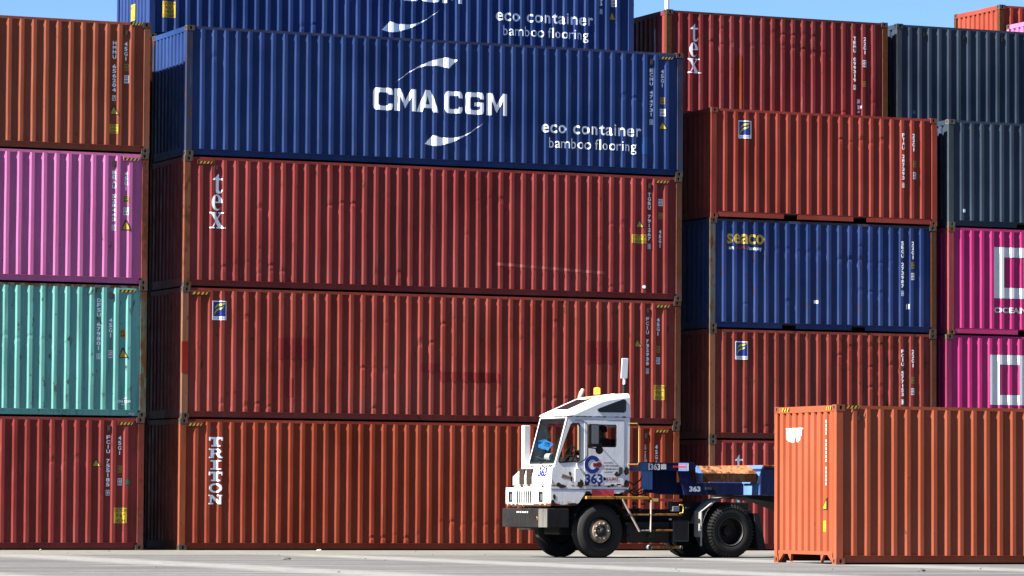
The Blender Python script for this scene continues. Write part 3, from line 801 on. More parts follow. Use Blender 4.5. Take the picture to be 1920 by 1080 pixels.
cont['R3'] = container((RX, .06, 2 * STD), L20, STD, PM['seablue'], PO['grey'], 'worn blue short container with yellow lowercase lettering in the right stack', GR,
    [('company_lettering', [(SEAY, text_polys('seaco', .451, 1.995, 1.432, 2.235, .02), 0), (WHITE, text_polys('an', .51, 1.865, .62, 1.925, .02), 0), (REDP, [([(.66, 1.86), (.74, 1.975), (.80, 1.90), (.86, 1.975), (.95, 1.86), (.87, 1.90), (.80, 1.862), (.73, 1.90)], [])], 0), (OFFWH, [([(.95, 1.87), (1.04, 1.97), (1.02, 1.93)], [])], 0), (WHITE, text_polys('company', 1.03, 1.835, 1.37, 1.92, .02), 0)])] +
    std_marks(L20, STD, 'SEGU 273987', '4', '22G1', yel=(5.363, 1.546, 5.469, 1.703), wht=(5.363, 1.278, 5.469, 1.444)) +
    [('white_sticker', [(WHITE, [rect(2.762, .648, 2.852, .723)], 0)]), ('white_sticker', [(WHITE, [rect(5.255, .572, 5.28, .7), rect(5.30, .58, 5.328, .7)], 0)])],
    seed=33, ndent=9, recess=True, pockets=True, vents=(5.14,), postm2=PO['rust'], railm=paint('greyed_blue_rail', (0.12, 0.14, 0.22), dirt=0.3, rust=0.15))
cont['R4'] = container((RX + .02, .06, 3 * STD), L20, STD, PM['flortop'], paint('clean_red_post', (0.50, 0.09, 0.055), dirt=0.1, rust=0.02), 'clean bright red short container above the worn blue one in the right stack', GR,
    [('company_logo', florens(.718, 1.892, 1.073, 2.312))] + std_marks(L20, STD, 'FTAU 287393', '0', '22G1', yel=(5.4, 1.393, 5.502, 1.547), wht=(5.4, 1.11, 5.502, 1.276)),
    seed=34, ndent=1, recess=False, pockets=True, vents=(5.16,), castm=paint('red_casting', (0.42, 0.12, 0.08), dirt=0.3, rust=0.1))
cont['R5'] = container((12.988, 2.515, 4 * STD), L20, STD, PM['texold'], PO['rust'], 'scratched red short container with vertical white letters against the sky, above the right stack', None,
    tex_marks(.584, 1.081, .889, 2.277) + std_marks(L20, STD, 'TEMU 099319', '2', '22G1', yel=(5.359, .972, 5.448, 1.103), wht=(5.356, 1.459, 5.47, 1.63)) +
    [('repaint_patch', [(PM['rust_orange'], [rect(1.868, .273, 2.03, 1.57)], 0)]), ('torn_sticker', [(OFFWH, [([(5.22, .55), (5.30, .57), (5.30, .66), (5.22, .663)], []), ([(5.24, .40), (5.33, .44), (5.34, .50), (5.23, .52)], []), ([(5.22, .325), (5.30, .33), (5.29, .38), (5.24, .37)], [])], 0)])],
    seed=35, ndent=16, vents=(5.14,), railm=paint('rusted_red_rail', (0.25, 0.06, 0.05), dirt=0.4, rust=0.35),
    extra=lambda r: MB().prism([(.62, 1.25), (.665, 1.28), (.66, 1.7), (.68, 2.1), (.645, 2.2), (.635, 1.8)], 'x', .002, .006).build('pale_scrape', OFFWH, r))
# ---- far right stack
GP = 'containers of the far right stack'
PX = 19.327
def ocean(sq, si, txt=None):
    gm = plain('pale_print', (1.9, 1.95, 2.0), 0.5)
    out = [('company_emblem', [(gm, [([(sq[0], sq[1]), (sq[2], sq[1]), (sq[2], sq[3]), (sq[0], sq[3])], [[(si[0], si[1]), (si[0], si[3]), (si[2], si[3]), (si[2], si[1])]])], 0)])]
    if txt: out.append(('company_lettering', [(gm, text_polys('OCEAN', *txt, .03), 0)]))
    return out
cont['P2'] = container((PX - .06, .02, STD), L20, STD, PM['magenta'], paint('magenta_post', (0.58, 0.06, 0.22), dirt=0.3, rust=0.04), 'magenta container with a pale square ring, just above the orange container at right', GP,
    ocean((1.2, .919, 2.309, 2.124), (1.474, 1.157, 2.025, 1.892)), seed=42, ndent=3, pockets=True, recess=False)
cont['P3'] = container((PX, .02, 2 * STD), L20, STD, PM['magenta'], rusty('faded_coral_post', (0.66, 0.14, 0.16), 0.06), 'magenta container with pale square ring and pale capitals, beneath the lower charcoal container', GP,
    ocean((1.26, .902, 2.388, 2.138), (1.532, 1.16, 2.089, 1.897), (1.268, .55, 2.17, .685)), seed=43, ndent=2, pockets=True, recess=False, castm=paint('rusty_pink_casting', (0.4, 0.16, 0.08), dirt=0.3, rust=0.3))
cont['P4'] = container((PX, .02, 3 * STD), L20, STD, PM['charcoal'], paint('charcoal_post', (0.10, 0.13, 0.16), dirt=0.1, rust=0.0), 'lower charcoal container, resting on the magenta container with pale capitals', GP,
    [('white_sticker', [(WHITE, [rect(.397, .357, .486, .435)], 0)])], seed=44, ndent=0, pockets=True, vents=(.715, 1.825, 2.93), castm=paint('grey_casting', (0.2, 0.19, 0.18), dirt=0.3, rust=0.1))
cont['P5'] = container((19.31, 2.53, 4 * STD), L20, STD, PM['charcoal'], paint('charcoal_post', (0.1, 0.13, 0.16)), 'upper charcoal container standing against the sky one row behind', None,
    [('pale_blue_sticker', [(plain('pale_blue_sticker', (0.25, 0.4, 0.75)), [rect(.452, .378, .548, .458)], 0)])], seed=45, ndent=0, vents=(.775, 1.9, 3.0), castm=paint('charcoal_casting', (0.06, 0.07, 0.08), dirt=0.3, rust=0.05))
cont['Q3'] = container((25.69, 5.56, 11.279), L40, STD, PM['pink'], PM['pink'], 'pale pink container of which only a corner shows at top right', None, seed=51, ndent=0)
cont['Q4'] = container((25.75, 8.45, 11.584), L40, HC, PM['coral'], PO['rust'], 'coral orange container with rusty corner posts at top right of the photo', None, seed=52, ndent=0)
# ---- loose orange container in the foreground
def orange_extra(r):
    m = MB()     # marks on the lit end wall, following its ribs
    N = 9; p = (W - 0.24) / N
    def ex(y):
        t = ((y - 0.12) % p)
        if t < .012: return .058
        if t < .03: return .058 - .046 * (t - .012) / .018
        if t < .03 + p * .5: return .012
        if t < .048 + p * .5: return .012 + .046 * (t - .03 - p * .5) / .018
        return .058
    def endpart(name, mat, quads):
        m = MB()
        for y0, z0, y1, z1, in quads:
            n = max(2, int(abs(y1 - y0) / .006)); pts = [y0 + (y1 - y0) * k / n for k in range(n + 1)]
            for a, b in zip(pts[:-1], pts[1:]):
                za = (lambda y: z0(y) if callable(z0) else z0); zb = (lambda y: z1(y) if callable(z1) else z1)
                m.add([(ex(a) - .003, a, za(a)), (ex(b) - .003, b, za(b)), (ex(b) - .003, b, zb(b)), (ex(a) - .003, a, zb(a))], [(0, 1, 2, 3)])
        return m.build(name, mat, r)
    # left of the picture is the high-y side
    endpart('company_emblem', WHITE, [(1.36, 2.468, 1.98, 2.49), (1.80, lambda y: 2.225 + max(0, y - 1.82) * .5, 1.97, 2.45), (1.62, lambda y: 2.225 if y > 1.66 else 2.30, 1.785, 2.45), (1.50, lambda y: 2.235 + max(0, 1.56 - y) * .3, 1.605, lambda y: 2.45), (1.37, lambda y: 2.35 if y < 1.43 else 2.26, 1.485, 2.45)])
    zz = 2.62; q = []
    for i in range(17):
        if i in (4, 11): zz -= .07; continue
        q.append((.40, zz - .052, .425, zz)); zz -= .071
    endpart('serial_lettering', OFFWH, q)
    endpart('warning_triangle', BLK, [(.385, .986, .575, lambda y: 1.21 - (y - .385) * 1.1)])
    o = endpart('warning_triangle', YEL, [(.40, 1.005, .535, lambda y: 1.16 - (y - .40) * 1.05)]); o.location.x = -.002
    m2 = MB()
    endpart('yellow_sticker', YEL, [(.408, .589, .551, .792)])
    for a, b in ((1.834, 2.133), (.179, .394)):
        m = MB(); m.box(.0035, .006, a, b, HC - .098, HC - .03, 0)
        n = 3
        for i in range(n):
            y0 = a + (b - a) * (i + .3) / n; w = (b - a) / n * .45
            m.add([(.0025, y0, HC - .03), (.0025, y0 + w, HC - .03), (.0025, y0 + w + .04, HC - .098), (.0025, y0 + .04, HC - .098)], [(0, 1, 2, 3)], 1)
        m.build('hazard_stripes', [BLK, YEL], r)
cont['F'] = container((6.024, -19.004, 0), L40, HC, PM['front'], PM['front'], 'bright orange container standing alone on the ground at lower right, its end in full sun', None,
    seed=61, ndent=0, vents=(.457,), hazard=((.18, .49, 1),), sill=True, extra=orange_extra, castm=paint('orange_casting', (0.52, 0.16, 0.075), dirt=0.25, rust=0.08))

# ---- second-row containers that carry the upper tiers (seen only as dark shapes in the gaps)
def plain_container(Ln, Hh, pm):
    root = empty('shipping_container')
    m = MB(); m.add(*corrugated_front(Ln, Hh, 3, 0, ()))
    m.box(.02, Ln - .02, .06, W - .01, .012, Hh - .004)
    m.build('shell', pm, root)
    f = MB()
    for ix in (0, Ln - .14):
        for iy in (0.0, W - .12): f.box(ix, ix + .14, iy, iy + .12, 0, Hh)
    f.box(.14, Ln - .14, .003, .05, Hh - .075, Hh - .012); f.box(.14, Ln - .14, .04, .05, .02, .164)
    f.build('frame', PO['brown'], root)
    return root
def dup(root, loc):
    r = root.copy(); col.objects.link(r); r.location = loc
    for ch in root.children:
        c = ch.copy(); col.objects.link(c); c.parent = r
    return r
protos = {}
def hidden(Ln, Hh, loc):
    k = (Ln, Hh)
    if k not in protos:
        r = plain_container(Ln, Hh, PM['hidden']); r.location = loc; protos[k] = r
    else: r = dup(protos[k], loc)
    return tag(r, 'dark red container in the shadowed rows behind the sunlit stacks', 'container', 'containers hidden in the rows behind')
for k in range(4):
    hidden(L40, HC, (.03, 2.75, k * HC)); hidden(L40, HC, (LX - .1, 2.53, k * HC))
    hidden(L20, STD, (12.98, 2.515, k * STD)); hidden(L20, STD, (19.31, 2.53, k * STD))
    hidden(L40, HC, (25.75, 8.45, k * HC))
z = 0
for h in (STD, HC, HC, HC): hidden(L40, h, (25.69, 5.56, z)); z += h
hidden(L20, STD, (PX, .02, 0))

# ------------------------------------------------------------------ terminal tractor
# truck axes: x = from the nose towards the back, y = from the near side to the far side, z up
TW = empty('terminal_tractor', (4.895, -11.34, 0), R(3.5))
tag(TW, 'white rust-eaten terminal tractor with blue 363 on its door', 'truck')
TP, TZ = Vector((4.895, -11.34, 0)), R(3.5)
def tworld(x, y, z): return TP + Vector((x * math.cos(TZ) - y * math.sin(TZ), x * math.sin(TZ) + y * math.cos(TZ), z))

def truck_white():
    """old white cab paint with rust creeping from its seams"""
    m, n, L, b = nodes_of('chipped_white_cab_paint')
    tc = n.new('ShaderNodeTexCoord'); P = tc.outputs['Object']; sx = n.new('ShaderNodeSeparateXYZ'); L.new(P, sx.inputs[0])
    def noise(scale, sc=(1, 1, 1), detail=6, rg=0.65):
        mp = n.new('ShaderNodeMapping'); mp.inputs['Scale'].default_value = sc; L.new(P, mp.inputs[0])
        t = n.new('ShaderNodeTexNoise'); t.inputs['Scale'].default_value = scale; t.inputs['Detail'].default_value = detail; t.inputs['Roughness'].default_value = rg
        L.new(mp.outputs[0], t.inputs[0]); return t.outputs[0]
    def mr(src, a, c, lo=0.0, hi=1.0):
        r = n.new('ShaderNodeMapRange'); r.inputs[1].default_value = a; r.inputs[2].default_value = c; r.inputs[3].default_value = lo; r.inputs[4].default_value = hi
        L.new(src, r.inputs[0]); return r.outputs[0]
    def M_(op, a, c=0.0):
        x = n.new('ShaderNodeMath'); x.operation = op
        for s_, v in ((x.inputs[0], a), (x.inputs[1], c)):
            if isinstance(v, (int, float)): s_.default_value = v
            else: L.new(v, s_)
        return x.outputs[0]
    def mix(f, a, c):
        x = n.new('ShaderNodeMix'); x.data_type = 'RGBA'
        for s_, v in ((x.inputs[0], f), (x.inputs[6], a), (x.inputs[7], c)):
            if isinstance(v, (float, int)): s_.default_value = v
            elif isinstance(v, tuple): s_.default_value = (*v, 1)
            else: L.new(v, s_)
        return x.outputs[2]
    nb = noise(9.0); nf = noise(26.0, detail=3)
    c = mix(mr(noise(2.0), 0.3, 0.7), (0.54, 0.55, 0.56), (0.63, 0.635, 0.635))
    c = mix(mr(noise(1.0, (16, 16, 1.2), 4), 0.55, 0.75, 0, 0.45), c, (0.36, 0.27, 0.17))               # run-off stains
    z = sx.outputs[2]
    def seam(z0, wd, thr):          # rust gnawing outwards from a horizontal seam
        d = M_('SUBTRACT', 1.0, M_('MINIMUM', M_('DIVIDE', M_('ABSOLUTE', M_('SUBTRACT', z, z0)), wd), 1.0))
        return mr(M_('ADD', M_('MULTIPLY', d, 0.5), nb), thr, thr + 0.05)
    f = M_('MAXIMUM', seam(1.035, 0.09, 0.82), M_('MAXIMUM', seam(1.42, 0.05, 0.93), seam(2.79, 0.035, 0.88)))
    f = M_('MAXIMUM', f, mr(noise(5.0, (1, 1, 0.8), 8), 0.715, 0.73))
    halo = M_('MAXIMUM', seam(1.04, 0.16, 0.80), seam(1.43, 0.09, 0.92))
    c = mix(M_('MULTIPLY', halo, 0.55), c, (0.42, 0.2, 0.06))
    c = mix(f, c, mix(nf, (0.03, 0.012, 0.006), (0.11, 0.04, 0.014)))
    L.new(c, b.inputs['Base Color']); b.inputs['Roughness'].default_value = 0.42; b.inputs['Specular IOR Level'].default_value = 0.4
    bp = n.new('ShaderNodeBump'); bp.inputs['Strength'].default_value = 0.15; bp.inputs['Distance'].default_value = 0.02
    L.new(noise(3.0), bp.inputs['Height']); L.new(bp.outputs[0], b.inputs['Normal'])
    return m
TWH = truck_white()
RUSTP = plain('bare_rust', (0.085, 0.036, 0.018), 0.85, var=0.5, scale=30)
RUBBER = plain('black_rubber', (0.015, 0.015, 0.015), 0.75)
TYRE = plain('tyre_rubber', (0.026, 0.025, 0.023), 0.8, var=0.4, scale=8)
STEELB = plain('black_chassis_steel', (0.017, 0.016, 0.017), 0.6, var=0.4)
BUMP = paint('scuffed_black_bumper', (0.02, 0.02, 0.022), dirt=0.2, rust=0.0, scratch=0.18, rough=0.5)
BUMPW = paint('scraped_bumper_corner', (0.36, 0.34, 0.32), dirt=0.5, rust=0.05, scratch=0.7)
YSTEEL = paint('worn_yellow_steel', (1.2, 0.62, 0.10), dirt=0.4, rust=0.22, scratch=0.4)
YDIM = paint('dirty_yellow_step', (0.9, 0.42, 0.09), dirt=0.5, rust=0.3)
CREAM = paint('cream_rim_paint', (1.2, 0.98, 0.66), dirt=0.5, rust=0.34)
TBLUE = paint('shaded_trailer_blue', (0.016, 0.042, 0.19), dirt=0.2, rust=0.03, scratch=0.3)  # trailer blue, darkened to paint in the shade of its sides
ALU = plain('bare_aluminium', (1.3, 1.3, 1.32), 0.4, metal=0.6)
MUD = plain('dusty_mudguard', (0.95, 0.9, 0.82), 0.85, var=0.35, scale=20)
GLASS = glass_mat('cab_glass', (0.5, 0.52, 0.51))
CABIN = plain('dark_cabin_trim', (0.10, 0.10, 0.105), 0.8)

# --- chassis
m = MB()
for y in (0.52, 1.33): m.box(-0.95, 3.75, y, y + 0.1, 0.72, 0.97)
for x in (-0.9, 0.5, 1.5, 2.4, 3.6): m.box(x, x + 0.1, 0.62, 1.33, 0.76, 0.93)
m.build('chassis_frame', STEELB, TW, bevel=0.01)
m = MB(); m.box(-0.95, 0.75, 0.46, 1.6, 0.98, 1.32); m.box(-0.6, 1.3, 0.64, 1.31, 0.45, 0.98); m.build('engine', DARK, TW, bevel=0.03)
for x, r in ((0.0, 0.07), (2.97, 0.12)):
    MB().tube([(x, 0.25, 0.53), (x, 1.7, 0.53)], r).build('axle', STEELB, TW, smooth=True)

# --- wheels
def wheel(x, y, d, kind, steer=0.0):
    """y = outer face, d = +1 when the wheel lies on the near side (its body extends to +y)"""
    r = 0.535
    w = empty('wheel'); w.parent = TW; w.location = (x, y, r); w.rotation_euler = (0, 0, steer)
    S = lambda pr: [(d * t, q) for t, q in pr]
    t_ = MB()
    t_.lathe(S([(0.03, 0.285), (0.012, 0.31), (0.0, 0.36), (0.0, 0.42), (0.008, 0.455), (0.012, 0.46), (0.02, 0.492), (0.045, 0.522), (0.075, r), (0.215, r), (0.245, 0.522), (0.27, 0.49), (0.285, 0.43), (0.285, 0.36), (0.26, 0.285)]), (0, 0, 0), seg=64)
    n = 46 if kind == 'rear' else 60
    for k in range(n):
        a = 2 * math.pi * k / n; hw = math.pi / n * (0.58 if kind == 'rear' else 0.7)
        for (ta, tb, ra, rb) in ((-0.004, 0.085, 0.468, 0.014), (0.2, 0.28, 0.475, 0.014)) if kind == 'rear' else ((0.05, 0.24, 0.515, 0.004),):
            V = []
            for aa in (a - hw, a + hw):
                for (tt, rr_) in ((ta, ra), (tb, 0.52), (tb, r + rb), (ta + 0.028, r + rb - 0.012)):
                    V.append((rr_ * math.cos(aa), d * tt, rr_ * math.sin(aa)))
            t_.add(V, [(0, 1, 2, 3), (7, 6, 5, 4), (0, 3, 7, 4), (1, 5, 6, 2), (3, 2, 6, 7), (0, 4, 5, 1)])
    t_.build('tyre', TYRE, w, smooth=True)
    if kind == 'front':
        MB().lathe(S([(0.03, 0.287), (0.014, 0.287), (0.016, 0.272), (0.05, 0.262), (0.16, 0.25), (0.26, 0.286)]), (0, 0, 0), seg=48).build('rim', STEELB, w, smooth=True)
        MB().lathe(S([(0.06, 0.245), (0.02, 0.232), (-0.012, 0.19), (-0.018, 0.13), (0.0, 0.11), (0.05, 0.105)]), (0, 0, 0), seg=48).build('wheel_disc', CREAM, w, smooth=True)
        MB().lathe(S([(0.2, 0.255), (0.2, 0.0)]), (0, 0, 0), seg=32).build('dark_backing_disc', RUBBER, w)  # dark disc added to close the wheel and keep its inside black
        hb = MB().lathe(S([(0.03, 0.118), (-0.01, 0.115), (-0.03, 0.085), (-0.04, 0.06), (-0.085, 0.052), (-0.095, 0.03), (-0.095, 0.0)]), (0, 0, 0), seg=32).build('hub', STEELB, w, smooth=True)
        b_ = MB()
        for k in range(10):
            a = 2 * math.pi * k / 10; c, s_ = math.cos(a) * 0.155, math.sin(a) * 0.155
            b_.lathe(S([(-0.01, 0.017), (-0.045, 0.016), (-0.05, 0.008)]), (c, 0, s_), seg=8)
        b_.build('wheel_nuts', ALU, w)
    else:
        MB().lathe(S([(0.03, 0.289), (0.012, 0.289), (0.014, 0.272), (0.04, 0.262), (0.2, 0.245), (0.21, 0.1), (0.14, 0.09), (0.13, 0.0)]), (0, 0, 0), seg=48).build('rim', plain('dull_dark_rim', (0.02, 0.02, 0.02), 0.5), w, smooth=True)
        MB().lathe(S([(0.012, 0.287), (0.008, 0.283), (0.014, 0.279)]), (0, 0, 0), seg=48).build('rim_lip', plain('worn_rim_edge', (0.3, 0.3, 0.3), 0.5), w, smooth=True)
        MB().lathe(S([(0.33, 0.285), (0.31, 0.36), (0.31, 0.44), (0.345, 0.522), (0.375, r), (0.515, r), (0.545, 0.522), (0.585, 0.43), (0.585, 0.36), (0.56, 0.285)]), (0, 0, 0), seg=48).build('inner_tyre', TYRE, w, smooth=True)
    return w
wheel(0.0, 0.0, 1, 'front', R(4)); wheel(0.0, 1.95, -1, 'front', R(4))
wheel(2.97, 0.0, 1, 'rear'); wheel(2.97, 1.95, -1, 'rear')

def blob_(cx, cz, rx, rz, seed, n=18):
    rnd = random.Random(seed)
    return [(cx + rx * math.cos(2 * math.pi * k / n) * (0.75 + 0.4 * rnd.random()), cz + rz * math.sin(2 * math.pi * k / n) * (0.75 + 0.4 * rnd.random())) for k in range(n)]
# --- front fascia and cab shell
CABW = 1.15
def rrect(x0, z0, x1, z1, c):
    return [(x0 + c, z0), (x1 - c, z0), (x1 - c * .3, z0 + c * .3), (x1, z0 + c), (x1, z1 - c), (x1 - c * .3, z1 - c * .3), (x1 - c, z1), (x0 + c, z1), (x0 + c * .3, z1 - c * .3), (x0, z1 - c), (x0, z0 + c), (x0 + c * .3, z0 + c * .3)]
slots = [(0.83 + i * 0.093, 1.075, 0.83 + i * 0.093 + 0.068, 1.32) for i in range(7)]
m = MB()
m.prism([(0.012, 1.02), (1.94, 1.02), (1.94, 1.385), (0.012, 1.385)], 'x', -1.13, -1.123, 0, [rrect(*q, .012) for q in slots] + [rrect(0.345, 1.112, 0.495, 1.302, .02), rrect(1.655, 1.112, 1.805, 1.302, .02)])
m.box(-1.10, -0.55, 1.90, 1.94, 1.02, 1.385)
m.box(-1.10, -0.98, 0.045, 1.9, 1.365, 1.385)
m.build('fascia', TWH, TW)
MB().box(-1.03, -1.0, 0.05, 1.89, 1.03, 1.36).build('grille_backing', RUBBER, TW)
MB().box(-1.1325, -1.1305, 0.012, 1.94, 1.350, 1.362).box(-1.13, 0.62, -0.0035, -0.001, 1.350, 1.362).build('pinstripe', NAVY, TW)
for y in (0.33, 1.64):
    h = MB().prism(rrect(y, 1.10, y + 0.18, 1.312, .02), 'x', -1.137, -1.086, 0, [rrect(y + .03, 1.135, y + .13, 1.275, .015)]).build('headlight', RUBBER, TW)
    MB().prism(rrect(y + .03, 1.135, y + .13, 1.275, .015), 'x', -1.12, -1.09).build('lens', plain('headlight_lens', (0.45, 0.47, 0.5), 0.2, metal=0.3), h)
MB().box(-1.134, -1.131, 0.9, 1.40, 1.045, 1.052).build('maker_strip', plain('dull_chrome_strip', (0.9, 0.85, 0.7), 0.4), TW)
m = MB(); rnd = random.Random(8)
for i in range(12): m.prism(blob_(.25 + .14 * i if i < 3 else .1 + .15 * i, 1.025 + rnd.uniform(0, .015), rnd.uniform(.04, .09), rnd.uniform(.012, .04), 60 + i), 'x', -1.1318 - .00005 * i, -1.1302)
for i in range(14): m.prism(blob_(.10 + .078 * i, 1.80 + rnd.uniform(-.012, .012), rnd.uniform(.02, .05), rnd.uniform(.008, .02), 80 + i), 'x', -1.062 - .00005 * i, -1.0602)
for y, z, a, b in ((1.30, 1.42, .08, .03), (1.0, 1.43, .07, .02), (.02, 1.5, .025, .12), (1.66, 1.41, .05, .03), (.4, 1.41, .06, .02)): m.prism(blob_(y, z, a, b, int(y * 90)), 'x', -1.1035, -1.1005)
m.build('rust_stains', RUSTP, TW)
# nose above the fascia: sloping hood beside the cab, panel below the windscreen
m = MB()
prof_ = [(0.012, 1.39), (1.69, 1.39), (1.69, 1.6), (CABW + .02, 1.90), (CABW + .02, 1.82), (0.012, 1.82), (0.012, 1.6)]
n = len(prof_)
def hoodx(z): return -1.10 + max(0.0, z - 1.6) * .27
A_ = [(hoodx(z), y, z) for y, z in prof_]; B_ = [(0.55, y, z) for y, z in prof_]
m.add(A_ + B_, [(0, 1, 2, 6), (6, 2, 3, 4, 5)] + [tuple(n + i for i in reversed(range(n)))] + [(i, (i + 1) % n, (i + 1) % n + n, i + n) for i in range(n) if i not in (0, 4, 5, 6)])
m.build('hood', TWH, TW)
for y0, y1 in ((0.86, 1.10), (1.19, 1.41)):
    g_ = MB().box(-1.108, -1.058, y0, y1, 1.45, 1.76).build('radiator_grille', plain('rusty_mesh_backing', (0.05, 0.025, 0.015), 0.9, var=0.6, scale=25), TW)
    b_ = MB(); k = 6
    for i in range(k): b_.box(-1.113, -1.108, y0 + (y1 - y0) * (i + .2) / k, y0 + (y1 - y0) * (i + .5) / k, 1.45, 1.76)
    for z in (1.55, 1.65): b_.box(-1.115, -1.108, y0, y1, z, z + .012)
    b_.build('grille_bars', plain('grille_bar', (0.10, 0.065, 0.045), 0.8, var=0.6, scale=40), g_)
# side walls
side = [(-1.128, 1.03), (-0.62, 1.03), (-0.50, 1.09), (-0.42, 1.20), (-0.36, 1.275), (0.62, 1.275), (0.64, 2.80), (-0.76, 2.80), (-1.03, 1.83), (-1.10, 1.76), (-1.128, 1.40)]
qwin = [(-0.93, 1.865), (-0.52, 1.895), (-0.48, 1.93), (-0.48, 2.62), (-0.51, 2.66), (-0.66, 2.66), (-0.70, 2.63), (-0.965, 1.95), (-0.965, 1.89)]
door = [(-0.385, 1.43), (0.50, 1.43), (0.505, 2.72), (-0.385, 2.72)]
dwin = rrect(-0.32, 2.19, 0.34, 2.64, 0.035)
grow = lambda p, c, k: [(c[0] + (q[0] - c[0]) * k, c[1] + (q[1] - c[1]) * k) for q in p]
m = MB(); m.prism(side, 'y', 0.0, 0.03, 0, [qwin, grow(door, (0.06, 2.075), 1.012)])
def blob(cx, cz, rx, rz, seed, n=18):
    rnd = random.Random(seed); ph = rnd.uniform(0, 9)
    return [(cx + rx * math.cos(2 * math.pi * k / n) * (0.75 + 0.4 * rnd.random()), cz + rz * math.sin(2 * math.pi * k / n) * (0.75 + 0.4 * rnd.random())) for k in range(n)]
rust = [(-0.955, 1.44, .06, .045, 1), (-0.88, 1.41, .09, .035, 3), (-0.47, 1.47, .07, .09, 6), (-0.70, 1.66, .03, .05, 7), (-0.67, 1.56, .025, .06, 8),
        (0.565, 1.72, .055, .09, 9), (0.57, 1.47, .06, .08, 10), (0.575, 1.31, .06, .05, 12), (-0.30, 1.29, .07, .03, 13), (0.5, 1.285, .10, .02, 14), (-0.62, 1.06, .10, .025, 15), (-1.05, 1.2, .03, .06, 16), (-1.08, 1.09, .04, .06, 17)]
ru = MB()
for i, (cx, cz, rx, rz, sd_) in enumerate(rust): ru.prism(blob(cx, cz, rx, rz, sd_), 'y', -0.0022 - .0001 * i, -0.0005, 1)
m.v, m.f, m.mi, k0 = m.v, m.f, m.mi, len(m.v)
m.add(ru.v, ru.f, 1)
for q in ([(-0.90, 1.585), (-0.87, 1.655), (-0.68, 1.60), (-0.70, 1.545)],): m.prism(q, 'y', -0.0025, -0.0005, 2)
m.build('cab_side', [TWH, RUSTP, plain('torn_label_residue', (0.55, .38, .26), .8, var=.7, scale=60)], TW)
far = [(-1.03, 1.85), (0.62, 1.3), (0.64, 2.80), (-0.76, 2.80)]
MB().prism(far, 'y', CABW - 0.03, CABW, 0, [rrect(-0.62, 2.0, 0.46, 2.66, .03)]).build('cab_side', TWH, TW)
MB().prism([(0.03, 1.30), (CABW - .03, 1.30), (CABW - .03, 2.80), (0.03, 2.80)], 'x', 0.60, 0.635, 0, [rrect(0.15, 1.95, 1.0, 2.6, .04)]).build('cab_rear_wall', TWH, TW)
MB().box(-1.0, 0.6, 0.03, CABW - .03, 1.32, 1.36).build('cab_floor', CABIN, TW)
d_ = MB(); d_.prism(door, 'y', -0.006, 0.028, 0, [dwin])
for i, (cx, cz, rx, rz, sd_) in enumerate([(0.36, 1.66, .075, .055, 21), (-0.33, 1.46, .05, .03, 22), (-0.05, 1.45, .03, .025, 23), (0.25, 1.445, .05, .018, 24), (0.39, 1.45, .06, .02, 25)]): d_.prism(blob(cx, cz, rx, rz, sd_), 'y', -0.0085 - .0001 * i, -0.0065, 1)
dr = d_.build('door', [TWH, RUSTP], TW)
MB().prism(grow(dwin, (0.01, 2.415), 1.0), 'y', -0.004, 0.012, 0, [grow(dwin, (0.01, 2.415), .95)]).build('window_seal', RUBBER, dr)
MB().add([(-0.32, 0.008, 2.19), (0.34, 0.008, 2.19), (0.34, 0.008, 2.64), (-0.32, 0.008, 2.64)], [(0, 1, 2, 3)]).build('window_pane', GLASS, dr)
MB().prism(rrect(0.365, 1.66, 0.455, 1.80, .025), 'y', -0.045, -0.006).build('door_handle', plain('dark_handle', (0.16, 0.17, 0.18), 0.35), dr, bevel=.008)
MB().prism(qwin, 'y', -0.006, 0.02, 0, [grow(qwin, (-0.69, 2.24), .93)]).build('quarter_window_seal', RUBBER, TW)
MB().add([(x, 0.012, z) for x, z in qwin], [tuple(range(len(qwin)))]).build('quarter_window', GLASS, TW)
# windscreen in its leaning frame
def lean(y, t, o=0.0): return (-1.03 + 0.27 * t - o * 0.963, y, 1.83 + 0.96 * t + o * 0.27)
def leanprism(mb, outer, holes, o0, o1, mi=0):
    t_ = MB(); t_.prism(outer, 'x', 0, 1, 0, holes)
    V = [lean(p[1], p[2], o0 if p[0] == 0 else o1) for p in t_.v]
    mb.add(V, t_.f, mi)
wsh = rrect(0.035, 0.02, 1.115, 0.965, .03)
m = MB(); leanprism(m, [(0.0, 0), (CABW, 0), (CABW, 1.0), (0.0, 1.0)], [wsh], -0.02, 0.012); m.build('windscreen_frame', TWH, TW)
m = MB(); leanprism(m, grow(wsh, (.575, .49), 1.0), [grow(wsh, (.575, .49), .94)], 0.002, 0.018); m.build('windscreen_seal', RUBBER, TW)
m = MB(); m.add([lean(.035, .02), lean(1.115, .02), lean(1.115, .965), lean(.035, .965)], [(0, 1, 2, 3)]); m.build('windscreen', GLASS, TW)
MB().tube([lean(.62, .02, .03), lean(.40, .10, .035), lean(.85, .16, .03)], .012, 6).build('wiper', RUBBER, TW)
